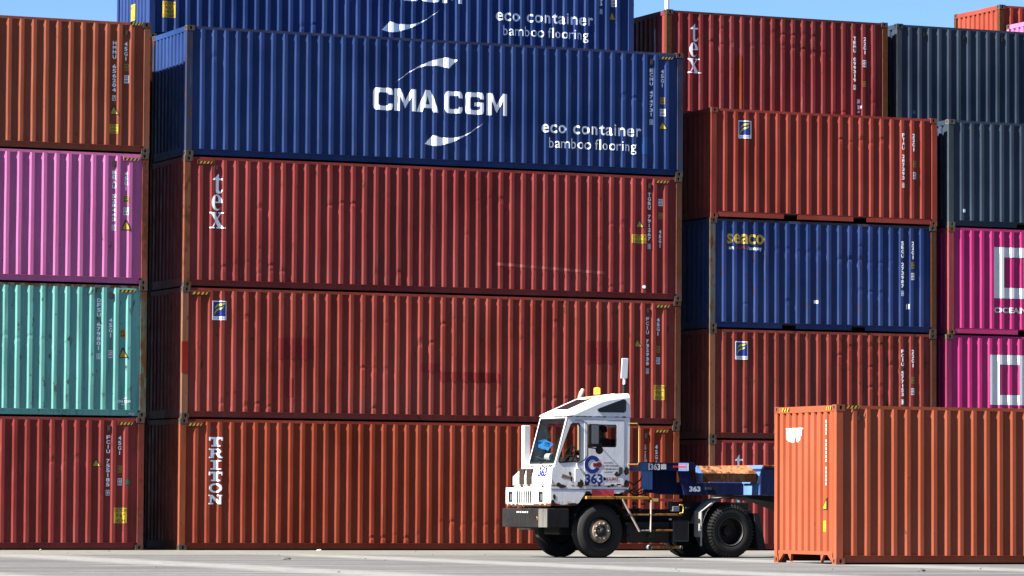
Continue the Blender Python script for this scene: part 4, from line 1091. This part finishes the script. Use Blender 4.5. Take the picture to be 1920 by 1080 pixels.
# roof cap
rp = [(-0.80, 2.80), (-0.80, 2.835), (-0.02, 3.16), (0.14, 3.20), (0.62, 3.265), (0.645, 2.80)]
m = MB(); m.prism(rp, 'y', -0.012, CABW + .012); me = m.mesh('roof_cap', [TWH])
bm = bmesh.new(); bm.from_mesh(me)
top = [e for e in bm.edges if min(v.co.z for v in e.verts) > 2.825 and abs(e.verts[0].co.y - e.verts[1].co.y) < .01]
bmesh.ops.bevel(bm, geom=top, offset=0.085, segments=3, profile=.5, affect='EDGES'); bm.to_mesh(me); bm.free()
link('roof_cap', me, TW)
rw = [(-0.09, 2.90), (-0.05, 2.88), (0.50, 2.88), (0.54, 2.92), (0.545, 3.10), (0.52, 3.14), (0.47, 3.145), (-0.05, 2.965), (-0.10, 2.94)]
MB().prism(rw, 'y', -0.020, -0.010, 0, [grow(rw, (.25, 3.0), .93)]).build('roof_window_seal', RUBBER, TW)
MB().prism(grow(rw, (.25, 3.0), .95), 'y', -0.015, -0.011).box(0.30, 0.315, -0.017, -0.0155, 2.9, 3.07).build('roof_window', plain('smoked_glass', (0.008, 0.009, 0.010), 0.25), TW)
def roofz(x): return 2.835 + (x + .80) * (3.16 - 2.835) / .78
m = MB(); V = []
for (x, y, o) in ((-0.56, .38, .004), (-0.05, .38, .004), (-0.05, .98, .004), (-0.56, .98, .004)): V.append((x, y, roofz(x) + o))
m.add(V, [(0, 1, 2, 3)]); m.build('roof_hatch', plain('black_roof_glass', (0.03, 0.03, 0.035), 0.25), TW)
MB().lathe([(0, .075), (.02, .07), (.035, .045)], (-0.02, .45, 3.155), 'z', 16).build('amber_marker', plain('amber_plastic', (1.6, 0.55, 0.05), 0.3), TW)
bc = MB().lathe([(0, .075), (.03, .072)], (0.43, 1.0, 3.235), 'z', 20).build('beacon', RUBBER, TW)
MB().lathe([(0.03, .066), (.15, .064), (.165, .045), (.168, 0)], (0.43, 1.0, 3.235), 'z', 20).build('amber_dome', plain('amber_lens', (2.3, 0.72, 0.03), 0.15, emit=((1.0, 0.55, 0.05), 0.35)), bc, smooth=True)
MB().tube([(0.37, 1.6, 1.9), (0.37, 1.6, 3.14), (0.375, 1.6, 3.22), (0.40, 1.6, 3.30), (0.44, 1.6, 3.38)], [.055, .055, .06, .058, .045], 14).build('exhaust_pipe', plain('heat_beige_pipe', (0.95, 0.66, 0.46), 0.6), TW, smooth=True)
MB().box(-0.915, -0.785, 1.56, 1.69, 1.6, 2.63).build('intake_stack', plain('clean_white_stack', (2.1, 2.12, 2.15), 0.5, var=.04), TW, bevel=.008)
an = MB().box(0.86, 0.92, 0.66, 0.74, 3.27, 3.47).build('antenna_mount', STEELB, TW, bevel=.008)
MB().tube([(0.89, .7, 3.45), (0.89, .7, 3.62)], .028, 10).build('antenna_mast', plain('clean_white_stack', (1, 1, 1)), an)
MB().prism([(0.80, 3.585), (0.95, 3.585), (0.968, 3.99), (0.822, 3.99)], 'y', .672, .695).build('antenna_panel', plain('clean_white_stack', (1, 1, 1)), an, bevel=.008)
MB().box(0.62, 0.86, .60, .80, 3.25, 3.272).build('antenna_bracket', TWH, an)
# grab rail, mirrors
MB().tube([(0.60, -.03, 2.665), (0.78, -.04, 2.665), (0.825, -.04, 2.62), (0.825, -.04, 1.90), (0.79, -.04, 1.855), (0.57, -.03, 1.855)], .0135, 10).build('grab_rail', paint('yellow_rail', (1.25, .8, .28), dirt=.3, rust=.03), TW, smooth=True)
mr_ = MB().tube([(-0.60, -.02, 2.72), (-0.55, -.16, 2.72), (-0.50, -.28, 2.66), (-0.475, -.31, 2.60), (-0.475, -.31, 2.02), (-0.50, -.22, 1.93), (-0.52, -.02, 1.875)], .012, 8).build('mirror_bracket', RUBBER, TW, smooth=True)
mm = MB().prism(rrect(-0.47, 2.22, -0.225, 2.64, .03), 'y', -.33, -.27).build('mirror', RUBBER, mr_, bevel=.012)
MB().prism(rrect(-0.40, 2.25, -0.245, 2.62, .02), 'y', -.334, -.3315).build('mirror_back', plain('grey_mirror_back', (0.38, 0.40, 0.44), 0.5), mm)
MB().lathe([(-.02, .0), (-.015, .05), (.0, .085), (.03, .075), (.05, .03)], (-0.21, -.30, 2.13), 'y', 20).tube([(-.47, -.31, 2.18), (-.30, -.30, 2.16), (-.21, -.29, 2.14)], .014, 8).build('round_mirror', RUBBER, mr_, smooth=True)
MB().prism(rrect(-0.62, 1.50, -0.50, 1.77, .02), 'y', -.05, -.02).tube([(-.56, -.03, 1.76), (-.56, -.01, 1.86)], .012, 6).build('side_locker_lid', plain('clean_white_stack', (1, 1, 1)), TW, bevel=.01)
# lettering on the cab
def side_text(name, s, x0, z0, x1, z1, mat, y=-0.0095, bold=.0, parent=TW, ):
    mb = MB()
    for o, h in text_polys(s, x0, z0, x1, z1, bold): mb.add([(p[0], y, p[1]) for p in o], [tuple(range(len(o)))])
    return mb.build(name, mat, parent)
side_text('fleet_number', '363', -0.372, 1.462, 0.025, 1.662, NAVY, bold=.035, parent=dr)
def frontnum():
    mb = MB()
    for o, h in text_polys('363', 0, 0, 1, 1, .05): mb.add([(hoodx(1.60 + p[1] * .19) - .005, .62 - p[0] * .36, 1.60 + p[1] * .19) for p in o], [tuple(range(len(o)))])
    return mb.build('fleet_number', plain('deep_navy_print', (0.02, 0.05, 0.4)), TW)
frontnum()
ring = [(-0.205 + .178 * math.cos(R(a)), 1.845 + .178 * math.sin(R(a))) for a in range(28, 335, 9)] + [(-0.205 + .098 * math.cos(R(a)), 1.845 + .098 * math.sin(R(a))) for a in range(332, 27, -9)]
MB().prism(ring, 'y', -.0095, -.0065).build('company_emblem', NAVY, dr)
MB().prism([(-.19, 1.805), (-.19, 1.875), (-.09, 1.875), (-.085, 1.89), (-.03, 1.89), (-.025, 1.875), (0.0, 1.875), (0.0, 1.805), (-.03, 1.80), (-.04, 1.787), (-.08, 1.787), (-.09, 1.80)], 'y', -.0100, -.0065).build('company_emblem', REDP, dr)
for i, (t, w) in enumerate((('GLOBAL', .23), ('CONTAINER', .33), ('TERMINALS', .33), ('CANADA', .20))):
    side_text('company_lettering', t, 0.045, 1.865 - i * .063, 0.045 + w, 1.897 - i * .063, BLK, bold=.02, parent=dr)
side_text('maker_lettering', 'KALMAR', 0.115, 1.53, 0.38, 1.60, REDP, bold=.02, parent=dr)
MB().prism([(0.04, 1.545), (0.065, 1.53), (0.10, 1.545), (0.10, 1.585), (0.065, 1.60), (0.04, 1.585)], 'y', -.0095, -.0065).build('maker_emblem', BLK, dr)
MB().box(-0.215, 0.275, -.012, -.001, 1.225, 1.345).build('red_reflector', plain('faded_red_reflector', (1.5, 0.14, 0.17), 0.5), TW)
# bumper
pl = [(-1.20, 0.0), (-1.29, 0.2), (-1.29, 1.75), (-1.20, 1.95), (-0.72, 1.95), (-0.72, 1.80), (-1.12, 1.80), (-1.12, 0.15), (-0.72, 0.15), (-0.72, 0.0)]
bp_ = MB().prism(pl, 'z', 0.60, 0.975).build('bumper', BUMP, TW, bevel=.012)
MB().add([(-1.2925, .205, .605), (-1.2045, .006, .605), (-1.2045, .006, .965), (-1.2925, .205, .965)], [(0, 1, 2, 3)]).build('scraped_corner', BUMPW, bp_)
m = MB()
for y in (0.30, 1.62): m.lathe([(-.004, .075), (.0, .075)], (-1.29, y, .78), 'x', 20)
m.build('tow_hole', DARK, bp_)
MB().lathe([(-.006, .04), (.0, .045)], (-1.295, .285, .77), 'x', 14).build('fog_lamp', plain('amber_plastic', (1.6, .55, .05)), bp_)
m = MB()
for i in range(9): m.box(-1.2935, -1.2895, .62 + i * .075, .655 + i * .075, .67, .85)
m.build('air_slots', DARK, bp_)
m = MB()
for i in range(7): m.box(-1.2935, -1.2895, .66 + i * .075, .69 + i * .075, .885, .915)
m.build('bumper_lettering', OFFWH, bp_)
MB().prism([(0.5, .60), (1.2, .60), (1.1, .555), (.65, .55)], 'x', -1.27, -1.1).build('bumper_skid', BUMP, bp_)
# wheel arch liner, step beam, ladder, boxes
m = MB()
for k in range(10):
    a0, a1 = R(20 + k * 14), R(20 + (k + 1) * 14)
    m.add([(math.cos(a0) * .62, y, .56 + math.sin(a0) * .62) for y in (.02, .5)] + [(math.cos(a1) * .62, y, .56 + math.sin(a1) * .62) for y in (.5, .02)], [(0, 1, 2, 3)])
m.build('wheel_arch', DARK, TW)
MB().box(-0.36, 1.06, -.06, .32, 1.165, 1.222).build('step_beam', YSTEEL, TW, bevel=.006)
MB().tube([(0.45, -.05, 1.16), (0.84, -.05, .53)], .021, 8).tube([(1.10, -.05, 1.15), (1.09, -.05, .52)], .017, 8).build('ladder', plain('pale_ladder_tube', (1.15, .95, .8), .5), TW)
for q in ((.64, 1.09, .845, .875, YSTEEL), (1.09, 1.80, .845, .885, YDIM), (.86, 1.09, .535, .56, plain('pale_ladder_tube', (1, 1, 1))), (1.22, 1.60, .535, .57, YDIM)):
    MB().box(q[0], q[1], -.06, .22, q[2], q[3]).build('step', q[4], TW, bevel=.004)
MB().box(1.08, 1.80, -.03, .26, .19, .245).build('step', YDIM, TW, bevel=.006)
MB().lathe([(-.05, .045), (.05, .05)], (1.08, 0.0, .215), 'y', 14).lathe([(-.05, .03), (.05, .035)], (1.80, 0.0, .215), 'y', 14).build('step_bracket', ALU, TW)
MB().box(0.64, 1.62, .12, .5, .30, .72).build('battery_box', STEELB, TW, bevel=.015)
MB().box(1.64, 2.02, .03, .5, .32, .755).build('fuel_tank', plain('black_tank_paint', (0.06, 0.06, 0.065), .35), TW, bevel=.03)
MB().lathe([(0, .035), (.03, .035), (.035, .02)], (1.62, .1, .755), 'z', 12).build('fuel_cap', ALU, TW)
MB().box(1.62, 1.77, -.01, .12, .93, 1.03).build('control_box', plain('dull_control_box', (0.42, 0.44, 0.55), .5), TW, bevel=.006)
MB().tube([(1.77, -.01, 1.06), (1.84, -.01, 1.05), (1.855, -.01, 1.0), (1.855, -.01, .94), (1.84, -.01, .90), (1.77, -.01, .89)], .012, 8).build('air_hose', plain('yellow_hose', (1.7, 1.25, .3), .5), TW, smooth=True)
MB().box(1.10, 1.28, -.02, .03, 1.125, 1.185).build('yellow_tag', plain('yellow_hose', (1, 1, 1)), TW)
MB().box(1.28, 1.84, .0, .04, 1.13, 1.18).build('red_marker_bar', plain('faded_red_bar', (0.75, 0.10, 0.06), .6), TW)
MB().lathe([(-.03, .05), (.03, .06), (.05, .02)], (1.07, -.02, 1.155), 'y', 14).build('rear_lamp', plain('faded_red_bar', (1, 1, 1)), TW, smooth=True)
# mudguards of the rear wheels
m = MB()
for k in range(9):
    a0, a1 = R(70 + k * 11), R(70 + (k + 1) * 11)
    for y0, y1 in ((.02, .58),):
        m.add([(2.97 + math.cos(a0) * .66, y, .56 + math.sin(a0) * .66) for y in (y0, y1)] + [(2.97 + math.cos(a1) * .66, y, .56 + math.sin(a1) * .66) for y in (y1, y0)], [(0, 1, 2, 3)])
m.build('mudguard', plain('grey_mudguard', (0.5, .48, .45), .8, var=.4), TW)
MB().box(2.285, 2.31, .02, .30, .42, .93).prism([(2.285, .93), (2.31, .93), (2.62, 1.13), (2.60, 1.15)], 'y', .02, .30).box(2.29, 2.305, .02, .07, .24, .42).build('mud_flap', MUD, TW)
MB().prism([(3.52, .9), (3.64, .9), (3.80, .18), (3.62, .18)], 'y', .03, .55).build('mud_flap', RUBBER, TW)
MB().box(2.3, 3.7, .55, 1.4, .97, 1.12).build('fifth_wheel_plate', STEELB, TW, bevel=.02)
for k, (mt, pts) in enumerate(((RUBBER, [(.63, .30, 1.75), (.72, .28, 1.55), (.86, .25, 1.45), (1.0, .22, 1.55), (1.08, .2, 1.74)]), (plain('faded_red_bar', (1, 1, 1)), [(.63, .22, 1.62), (.74, .18, 1.36), (.88, .16, 1.30), (1.02, .18, 1.42), (1.12, .2, 1.74)]), (RUBBER, [(.63, .15, 1.5), (.70, .1, 1.30), (.80, .08, 1.24), (.98, .1, 1.27), (1.15, .2, 1.32)]), (STEELB, [(.66, .05, 1.3), (.76, .03, 1.38), (.85, .05, 1.27), (.95, .02, 1.36), (1.05, .05, 1.24)]))):
    MB().tube(pts, .016, 8).build('air_hose', mt, TW, smooth=True)
m = MB(); rnd = random.Random(4)
for i in range(16):
    x, z = rnd.uniform(.2, 2.1), rnd.uniform(.35, 1.12); w = rnd.uniform(.02, .09)
    m.box(x, x + w, .05 + rnd.uniform(-.04, .0), .14, z, z + rnd.uniform(.02, .07))
m.build('underbody_fittings', plain('grimy_fitting', (0.06, .055, .05), .6, var=.5), TW, bevel=.004)
# cab interior
MB().prism([(-0.98, 1.36), (-0.62, 1.36), (-0.62, 1.86), (-0.72, 1.93), (-1.0, 1.86)], 'y', .06, CABW - .06).build('dashboard', CABIN, TW, bevel=.02)
st = MB().box(.12, .55, .32, .80, 1.66, 1.78).box(.46, .58, .34, .78, 1.74, 2.36).build('seat', plain('seat_cloth', (0.09, .09, .10), .9), TW, bevel=.03)
MB().box(.2, .45, .45, .68, 1.36, 1.66).build('seat_base', CABIN, st)
m = MB()
rg = [Vector((-.42, .56, 2.02)) + Vector((.06 * math.sin(t), .2 * math.cos(t), .19 * math.sin(t))) for t in [2 * math.pi * k / 24 for k in range(25)]]
m.tube(rg, .016, 8, caps=False); m.tube([(-.42, .56, 2.02), (-.62, .56, 1.85)], .03, 8); m.tube([rg[6], rg[18]], .014, 6); m.tube([rg[0], rg[12]], .014, 6)
m.build('steering_wheel', RUBBER, TW, smooth=True)

# --- loose things in the cab
def parented_tag(o, l, c): return tag(o, l, c)
pr_ = MB().lathe([(-.085, .022), (-.085, .08), (.085, .08), (.085, .022)], (0, 0, 0), 'y', 28, close=True).build('paper_roll', plain('white_paper', (2.3, 2.35, 2.35), .9, var=.03), None, smooth=True)
pr_.location = tworld(-0.84, .60, 1.985); pr_.rotation_euler = (0, 0, TZ + R(8))
tag(pr_, 'white paper roll lying on the dashboard behind the windscreen', 'paper roll')
rnd = random.Random(5); m = MB(); N = 9; V = []
for i in range(N):
    for j in range(N):
        a, b = i / (N - 1), j / (N - 1)
        V.append((-.03 + .06 * a + .035 * math.sin(9 * b + 2 * a) + .03 * mnoise.noise(Vector((a * 4, b * 4, 2))), -.24 + .48 * b + .03 * math.sin(5 * a), -.085 + .17 * a * (.75 + .35 * math.sin(2.6 * b + .3)) + .07 * (b - .5) + .02 * mnoise.noise(Vector((a * 5, b * 5, 1)))))
m.add(V, [(i * N + j, i * N + j + 1, (i + 1) * N + j + 1, (i + 1) * N + j) for i in range(N - 1) for j in range(N - 1)])
m.tube([(.02, .0, -.07), (.06, -.05, -.32)], .012, 6, 1); m.mi = [0 if i < (N - 1) ** 2 else 1 for i in range(len(m.f))]
cl = m.build('blue_cloth', [plain('blue_cloth', (0.10, .75, 2.0), .8, var=.2), RUBBER], None, smooth=True)
cl.location = tworld(-0.84, .85, 2.235); cl.rotation_euler = (0, 0, TZ)
tag(cl, 'crumpled bright blue cloth draped over a stalk behind the windscreen', 'cloth')

# --- driver
SKIN = plain('brown_skin', (0.62, 0.33, 0.21), 0.6); JACKET = plain('dark_work_jacket', (0.10, 0.105, 0.12), 0.9); HAIR = plain('dark_hair', (0.04, 0.032, 0.028), 0.8)
TROUS = plain('dark_trousers', (0.07, 0.075, 0.10), 0.9)
def skin_mesh(name, pts, edges, mat, parent=None, sub=2, root=0):
    me = bpy.data.meshes.new(name); me.from_pydata([p[:3] for p in pts], edges, [])
    o = link(name, me, parent)
    o.modifiers.new('skin', 'SKIN'); 
    for i, p in enumerate(pts):
        sv = me.skin_vertices[0].data[i]; sv.radius = (p[3], p[4] if len(p) > 4 else p[3]); sv.use_root = (i == root)
    sb_ = o.modifiers.new('subdivision', 'SUBSURF'); sb_.levels = sub; sb_.render_levels = sub
    me.materials.append(mat)
    return o
# local axes as for the truck (facing -x), seat surface at z = 1.78
P_ = [(.34, .56, 1.87, .13, .16), (.38, .56, 2.02, .115, .15), (.37, .56, 2.18, .115, .17), (.35, .56, 2.30, .09, .12), (.33, .56, 2.37, .055, .055), (.315, .56, 2.42, .06, .058), (.30, .56, 2.475, .088, .07), (.305, .56, 2.545, .095, .075), (.31, .56, 2.595, .06, .05),
      (.205, .56, 2.475, .016, .014), (.235, .56, 2.425, .03, .03)]
E_ = [(0, 1), (1, 2), (2, 3), (3, 4), (4, 5), (5, 6), (6, 7), (7, 8), (6, 9), (5, 10)]
def limb(parent_i, chain):
    prev = parent_i
    for c in chain: P_.append(c); E_.append((prev, len(P_) - 1)); prev = len(P_) - 1
    return prev
for s_, yo in ((-1, .36), (1, .76)):
    w = limb(3, [(.36, yo, 2.27, .065), (.24, yo - .06 * -s_, 2.04, .048), (.0, .56 + s_ * .19, 2.05, .036), (-.27, .56 + s_ * .17, 2.10, .026), (-.335, .56 + s_ * .175, 2.11, .03, .018)])
    for k, (dz, ln) in enumerate(((.026, .060), (.010, .072), (-.008, .068), (-.024, .052))):
        limb(w, [(-.375, .56 + s_ * .185, 2.11 + dz, .0095), (-.375 - ln * .55, .56 + s_ * .20, 2.105 + dz, .0085), (-.385 - ln * .55, .56 + s_ * .175, 2.09 + dz, .0075)])
    limb(w, [(-.33, .56 + s_ * .15, 2.13, .011), (-.375, .56 + s_ * .145, 2.14, .009)])
    limb(0, [(.28, .56 + s_ * .1, 1.85, .09), (-.08, .56 + s_ * .13, 1.89, .068), (-.16, .56 + s_ * .13, 1.55, .048), (-.18, .56 + s_ * .13, 1.42, .038), (-.34, .56 + s_ * .13, 1.395, .034)])
dv = skin_mesh('person', P_, E_, SKIN, None, 2)
dv.location = TP; dv.rotation_euler = (0, 0, TZ)
tag(dv, 'person in dark work clothes driving, seated at the steering wheel inside the cab', 'person')
Jp = [(.345, .56, 1.86, .145, .175), (.385, .56, 2.02, .13, .165), (.375, .56, 2.18, .13, .185), (.352, .56, 2.305, .1, .13), (.335, .56, 2.35, .065, .065)]
Je = [(0, 1), (1, 2), (2, 3), (3, 4)]
for s_, yo in ((-1, .36), (1, .76)):
    pv = 3
    for c in ((.36, yo, 2.27, .08), (.24, yo - .06 * -s_, 2.04, .062), (.0, .56 + s_ * .19, 2.05, .05), (-.24, .56 + s_ * .172, 2.095, .042)):
        Jp.append(c); Je.append((pv, len(Jp) - 1)); pv = len(Jp) - 1
skin_mesh('jacket', Jp, Je, JACKET, dv)
Tp = [(.34, .56, 1.86, .135, .17)]; Te = []
for s_ in (-1, 1):
    pv = 0
    for c in ((.28, .56 + s_ * .1, 1.86, .1), (-.08, .56 + s_ * .13, 1.90, .08), (-.16, .56 + s_ * .13, 1.55, .062), (-.18, .56 + s_ * .13, 1.45, .055)):
        Tp.append(c); Te.append((pv, len(Tp) - 1)); pv = len(Tp) - 1
skin_mesh('trousers', Tp, Te, TROUS, dv)
m = MB(); m.lathe([(-.02, .094), (.02, .098), (.07, .085), (.105, .05), (.118, 0)], (.325, .56, 2.52), 'z', 24); m.build('hair', HAIR, dv, smooth=True)
m = MB()
for y in (.532, .588): m.lathe([(-.012, 0), (-.008, .008), (0, .011)], (.222, y, 2.50), 'x', 10)
m.build('eyes', BLK, dv)

# ------------------------------------------------------------------ trailer
TR = empty('container_trailer', tworld(2.6, 1.0, 0), TZ)
tag(TR, 'blue container trailer with rusty guide rails coupled behind the white truck', 'trailer')
def tb(name, mb, mat, bevel=0.008, par=None, smooth=False):
    """trailer parts are written in truck axes and moved to the trailer's own origin"""
    mb.v = [(x - 2.6, y - 1.0, z) for x, y, z in mb.v]
    return mb.build(name, mat, par or TR, bevel=bevel, smooth=smooth)
ORR = paint('rusted_orange_edge', (0.9, 0.28, 0.08), dirt=0.3, rust=0.3)
LBL = paint('sunlit_blue_face', (0.27, 0.52, 1.05), dirt=0.25, rust=0.03, scratch=0.5)  # lighter copy of the trailer blue, sunlight painted into the front faces
# gooseneck front: upper box, wider rear portion ending in a chamfer, web plates
m = MB(); m.prism([(0.80, .30), (1.09, .05), (1.78, .05), (1.935, .05), (1.935, 1.6), (.80, 1.6)], 'z', 1.735, 1.895); tb('gooseneck_box', m, TBLUE)
m = MB(); m.prism([(0.795, .297), (1.085, .047), (1.092, .053), (.802, .303)], 'z', 1.738, 1.893); tb('swept_face', m, LBL, 0)
m = MB(); m.prism([(1.92, 1.735), (2.02, 1.735), (2.13, 1.83), (2.06, 1.905), (1.92, 1.905)], 'y', -.06, 2.0); tb('gooseneck_wing', m, TBLUE, .004)
m = MB(); m.prism([(1.775, .047), (1.915, -.062), (1.918, -.058), (1.918, .047)], 'z', 1.737, 1.895); tb('swept_face', m, LBL, 0)
tb('gooseneck_top', MB().box(1.1, 1.94, .045, 1.60, 1.8965, 1.904), ORR, 0)
tb('reflector_tape', MB().box(1.092, 1.115, .046, .0485, 1.745, 1.885), WHITE, 0)
m = MB(); m.prism([(0.79, .294), (0.93, .1745), (.932, .178), (.792, .298)], 'z', 1.80, 1.845); tb('red_tape', m, plain('red_tape', (1.6, .10, .05), .4), 0)
tb('red_tape', MB().prism([(1.78, .0395), (1.90, -.054), (1.902, -.05), (1.782, .043)], 'z', 1.80, 1.845).box(1.66, 1.775, .044, .049, 1.80, 1.845), plain('red_tape', (1, 1, 1)), 0)
tb('reflector_tape', MB().box(1.925, 1.945, -.0635, -.0605, 1.74, 1.89), WHITE, 0)
tb('front_leg', MB().prism([(.99, .16), (1.09, .075), (1.2, .075), (1.2, .3)], 'z', 1.36, 1.733), LBL)
m = MB(); m.prism([(1.21, 1.30), (1.95, 1.27), (1.95, 1.735), (1.21, 1.735)], 'y', .42, .50); tb('gooseneck_web', m, TBLUE)
m = MB(); m.prism([(1.79, 1.735), (1.92, 1.255), (2.36, 1.255), (2.36, 1.49), (2.12, 1.52), (2.03, 1.735)], 'y', .06, .12)
tb('side_plate', m, TBLUE)
def trailer_text(s, x0, z0, x1, z1, y, mat, bold):
    mb = MB()
    for o, h in text_polys(s, x0, z0, x1, z1, bold): mb.add([(p[0], y, p[1]) for p in o], [tuple(range(len(o)))])
    return mb
tb('fleet_number', trailer_text('363', 2.03, 1.325, 2.29, 1.435, .057, WHITE, .05), WHITE, 0)
tb('fleet_number', trailer_text('363', 1.13, 1.75, 1.36, 1.88, .047, OFFWH, .04), OFFWH, 0)
m = MB()
for i in range(5): m.box(1.39 + i * .022, 1.405 + i * .022, .0455, .049, 1.765, 1.87)
tb('data_plate', m, OFFWH, 0)
tb('spine_beam', MB().box(2.0, 3.75, .62, 1.40, 1.265, 1.515), TBLUE)
m = MB(); m.box(2.72, 2.87, .612, .618, 1.37, 1.42); tb('name_plate', m, plain('dull_blue_plate', (0.2, .22, .3)), 0)
# rusty flared guide
RG = paint('flaking_rust', (0.36, 0.19, 0.10), dirt=0.5, rust=0.5, rough=0.85)
RGB = paint('sunlit_flaking_orange', (1.1, 0.5, 0.25), dirt=0.45, rust=0.36, rough=0.8, scratch=.7)  # flaking orange, brightened to paint sunlight on the sloped face
m = MB(); m.box(2.31, 3.56, .0, .08, 1.525, 1.695); tb('guide_rail', m, RG, .006)
m = MB(); m.add([(2.31, .0, 1.697), (3.56, .0, 1.697), (3.56, .22, 1.845), (2.31, .22, 1.845), (2.31, .03, 1.68), (3.56, .03, 1.68), (3.56, .25, 1.828), (2.31, .25, 1.828)], [(0, 1, 2, 3), (4, 7, 6, 5), (0, 4, 5, 1), (3, 2, 6, 7), (0, 3, 7, 4), (1, 5, 6, 2)]); tb('guide_flare', m, RGB, 0)
m = MB(); m.prism([(.0, 1.53), (.22, 1.53), (.25, 1.85), (.2, 1.85), (.0, 1.70)], 'x', 2.28, 2.307); tb('guide_end_plate', m, LBL, 0)
# rear bolster of the guide
tb('bolster', MB().box(3.62, 4.25, .0, 2.0, 1.265, 1.50), LBL)
m = MB(); m.prism([(3.57, 1.50), (3.64, 1.50), (3.74, 1.87), (3.70, 1.87)], 'y', .0, .6); tb('guide_end_plate', m, LBL, 0)
tb('side_box', MB().box(3.655, 4.9, -.004, 2.004, 1.27, 1.80).box(3.7, 4.9, -.004, 2.0, 1.80, 1.822), TBLUE)
tb('deck_edge', MB().box(3.70, 4.9, -.008, 2.0, 1.824, 1.872), ORR)
m = MB(); m.prism([(3.3, 1.262), (12.4, 1.262), (12.4, 1.05), (4.9, .92), (4.3, 1.12)], 'y', .55, 1.45); tb('main_frame', m, DARK)
tb('deck', MB().box(4.91, 12.4, .0, 2.0, 1.27, 1.42), TBLUE)
for x in (10.2, 11.5):
    tb('axle', MB().tube([(x, .2, .53), (x, 1.8, .53)], .07), STEELB, 0)
    for y, d in ((.0, 1), (2.0, -1)):
        m = MB().lathe([(d * t, q) for t, q in [(.03, .285), (.0, .36), (.0, .44), (.045, .52), (.08, .535), (.5, .535), (.58, .44), (.58, .36), (.55, .285)]], (x, y, .535), seg=40)
        wt = tb('wheel', m, TYRE, 0, smooth=True)
        m = MB().lathe([(d * t, q) for t, q in [(.03, .285), (.2, .25), (.2, .0)]], (x, y, .535), seg=32)
        m.v = [(a - 2.6, b - 1.0, c) for a, b, c in m.v]; m.build('rim', STEELB, wt, smooth=True)
for y in (.45, 1.55): tb('support_leg', MB().box(5.2, 5.34, y - .06, y + .06, .25, 1.26), STEELB)

# ------------------------------------------------------------------ lamp mast far behind, litter
d_ = Vector((math.sin(CAMP['yaw']), math.cos(CAMP['yaw']), 0)); r_ = Vector((d_.y, -d_.x, 0))
base = Vector((CAMP['cx'], CAMP['cy'], 0)) + d_ * 165 + r_ * 6.55
lp = empty('lamp_mast', base)
tag(lp, 'slim white lamp mast standing far behind the containers, cut off by the photo top', 'lamp mast')
PW = plain('white_mast_paint', (2.1, 2.1, 2.12), .5, var=.05)
MB().lathe([(0, .17), (30, .07)], (0, 0, 0), 'z', 16).build('mast', PW, lp, smooth=True)
MB().box(-1.2, 1.2, -.15, .15, 29.9, 30.1).build('crossarm', PW, lp)
for x in (-1.0, 0, 1.0): MB().box(x - .2, x + .2, -.3, .1, 30.1, 30.4).build('lamp_head', STEELB, lp)
def scrap(loc, s, sz, mat, label, cat, group=None):
    bm = bmesh.new(); bmesh.ops.create_icosphere(bm, subdivisions=2, radius=1)
    for v in bm.verts:
        k = 1 + .55 * mnoise.noise(v.co * 1.7 + Vector((s * 7.7, 0, 0))); v.co = Vector((v.co.x * sz[0], v.co.y * sz[1], max(-.3, v.co.z) * sz[2])) * k
    zm = min(v.co.z for v in bm.verts)
    for v in bm.verts: v.co.z -= zm
    me = bpy.data.meshes.new('x'); bm.to_mesh(me); bm.free(); me.materials.append(mat)
    o = link(cat.replace(' ', '_'), me); me.name = o.name; o.location = loc
    return tag(o, label, cat, group)
PAP = plain('white_paper', (1, 1, 1)); STN = plain('dark_stone', (0.25, .24, .22), .9)
scrap((3.05, -.5, 0), 1, (.05, .035, .02), PAP, 'crumpled white scrap of paper at the foot of the orange brown container', 'litter')
scrap((-2.3, -12.9, 0), 2, (.10, .06, .035), STN, 'dark lump lying on the pavement left of the truck', 'debris')
scrap((4.1, -25.5, 0), 3, (.07, .05, .035), STN, 'dark lump on the pavement in front of the lone orange container', 'debris')
scrap((-3.35, -.55, 0), 4, (.025, .025, .02), plain('pale_stone', (1.0, .97, .9), .9), 'small pale stone at the foot of the maroon container', 'stone')
rnd = random.Random(77)
for i in range(26):
    x, y = rnd.uniform(-9, 9), rnd.uniform(-26, -1.2)
    scrap((x, y, 0), 10 + i, (rnd.uniform(.01, .026), rnd.uniform(.01, .026), rnd.uniform(.008, .014)), STN, 'tiny dark pebble scattered on the grey pavement', 'pebble', 'pebbles on the pavement')
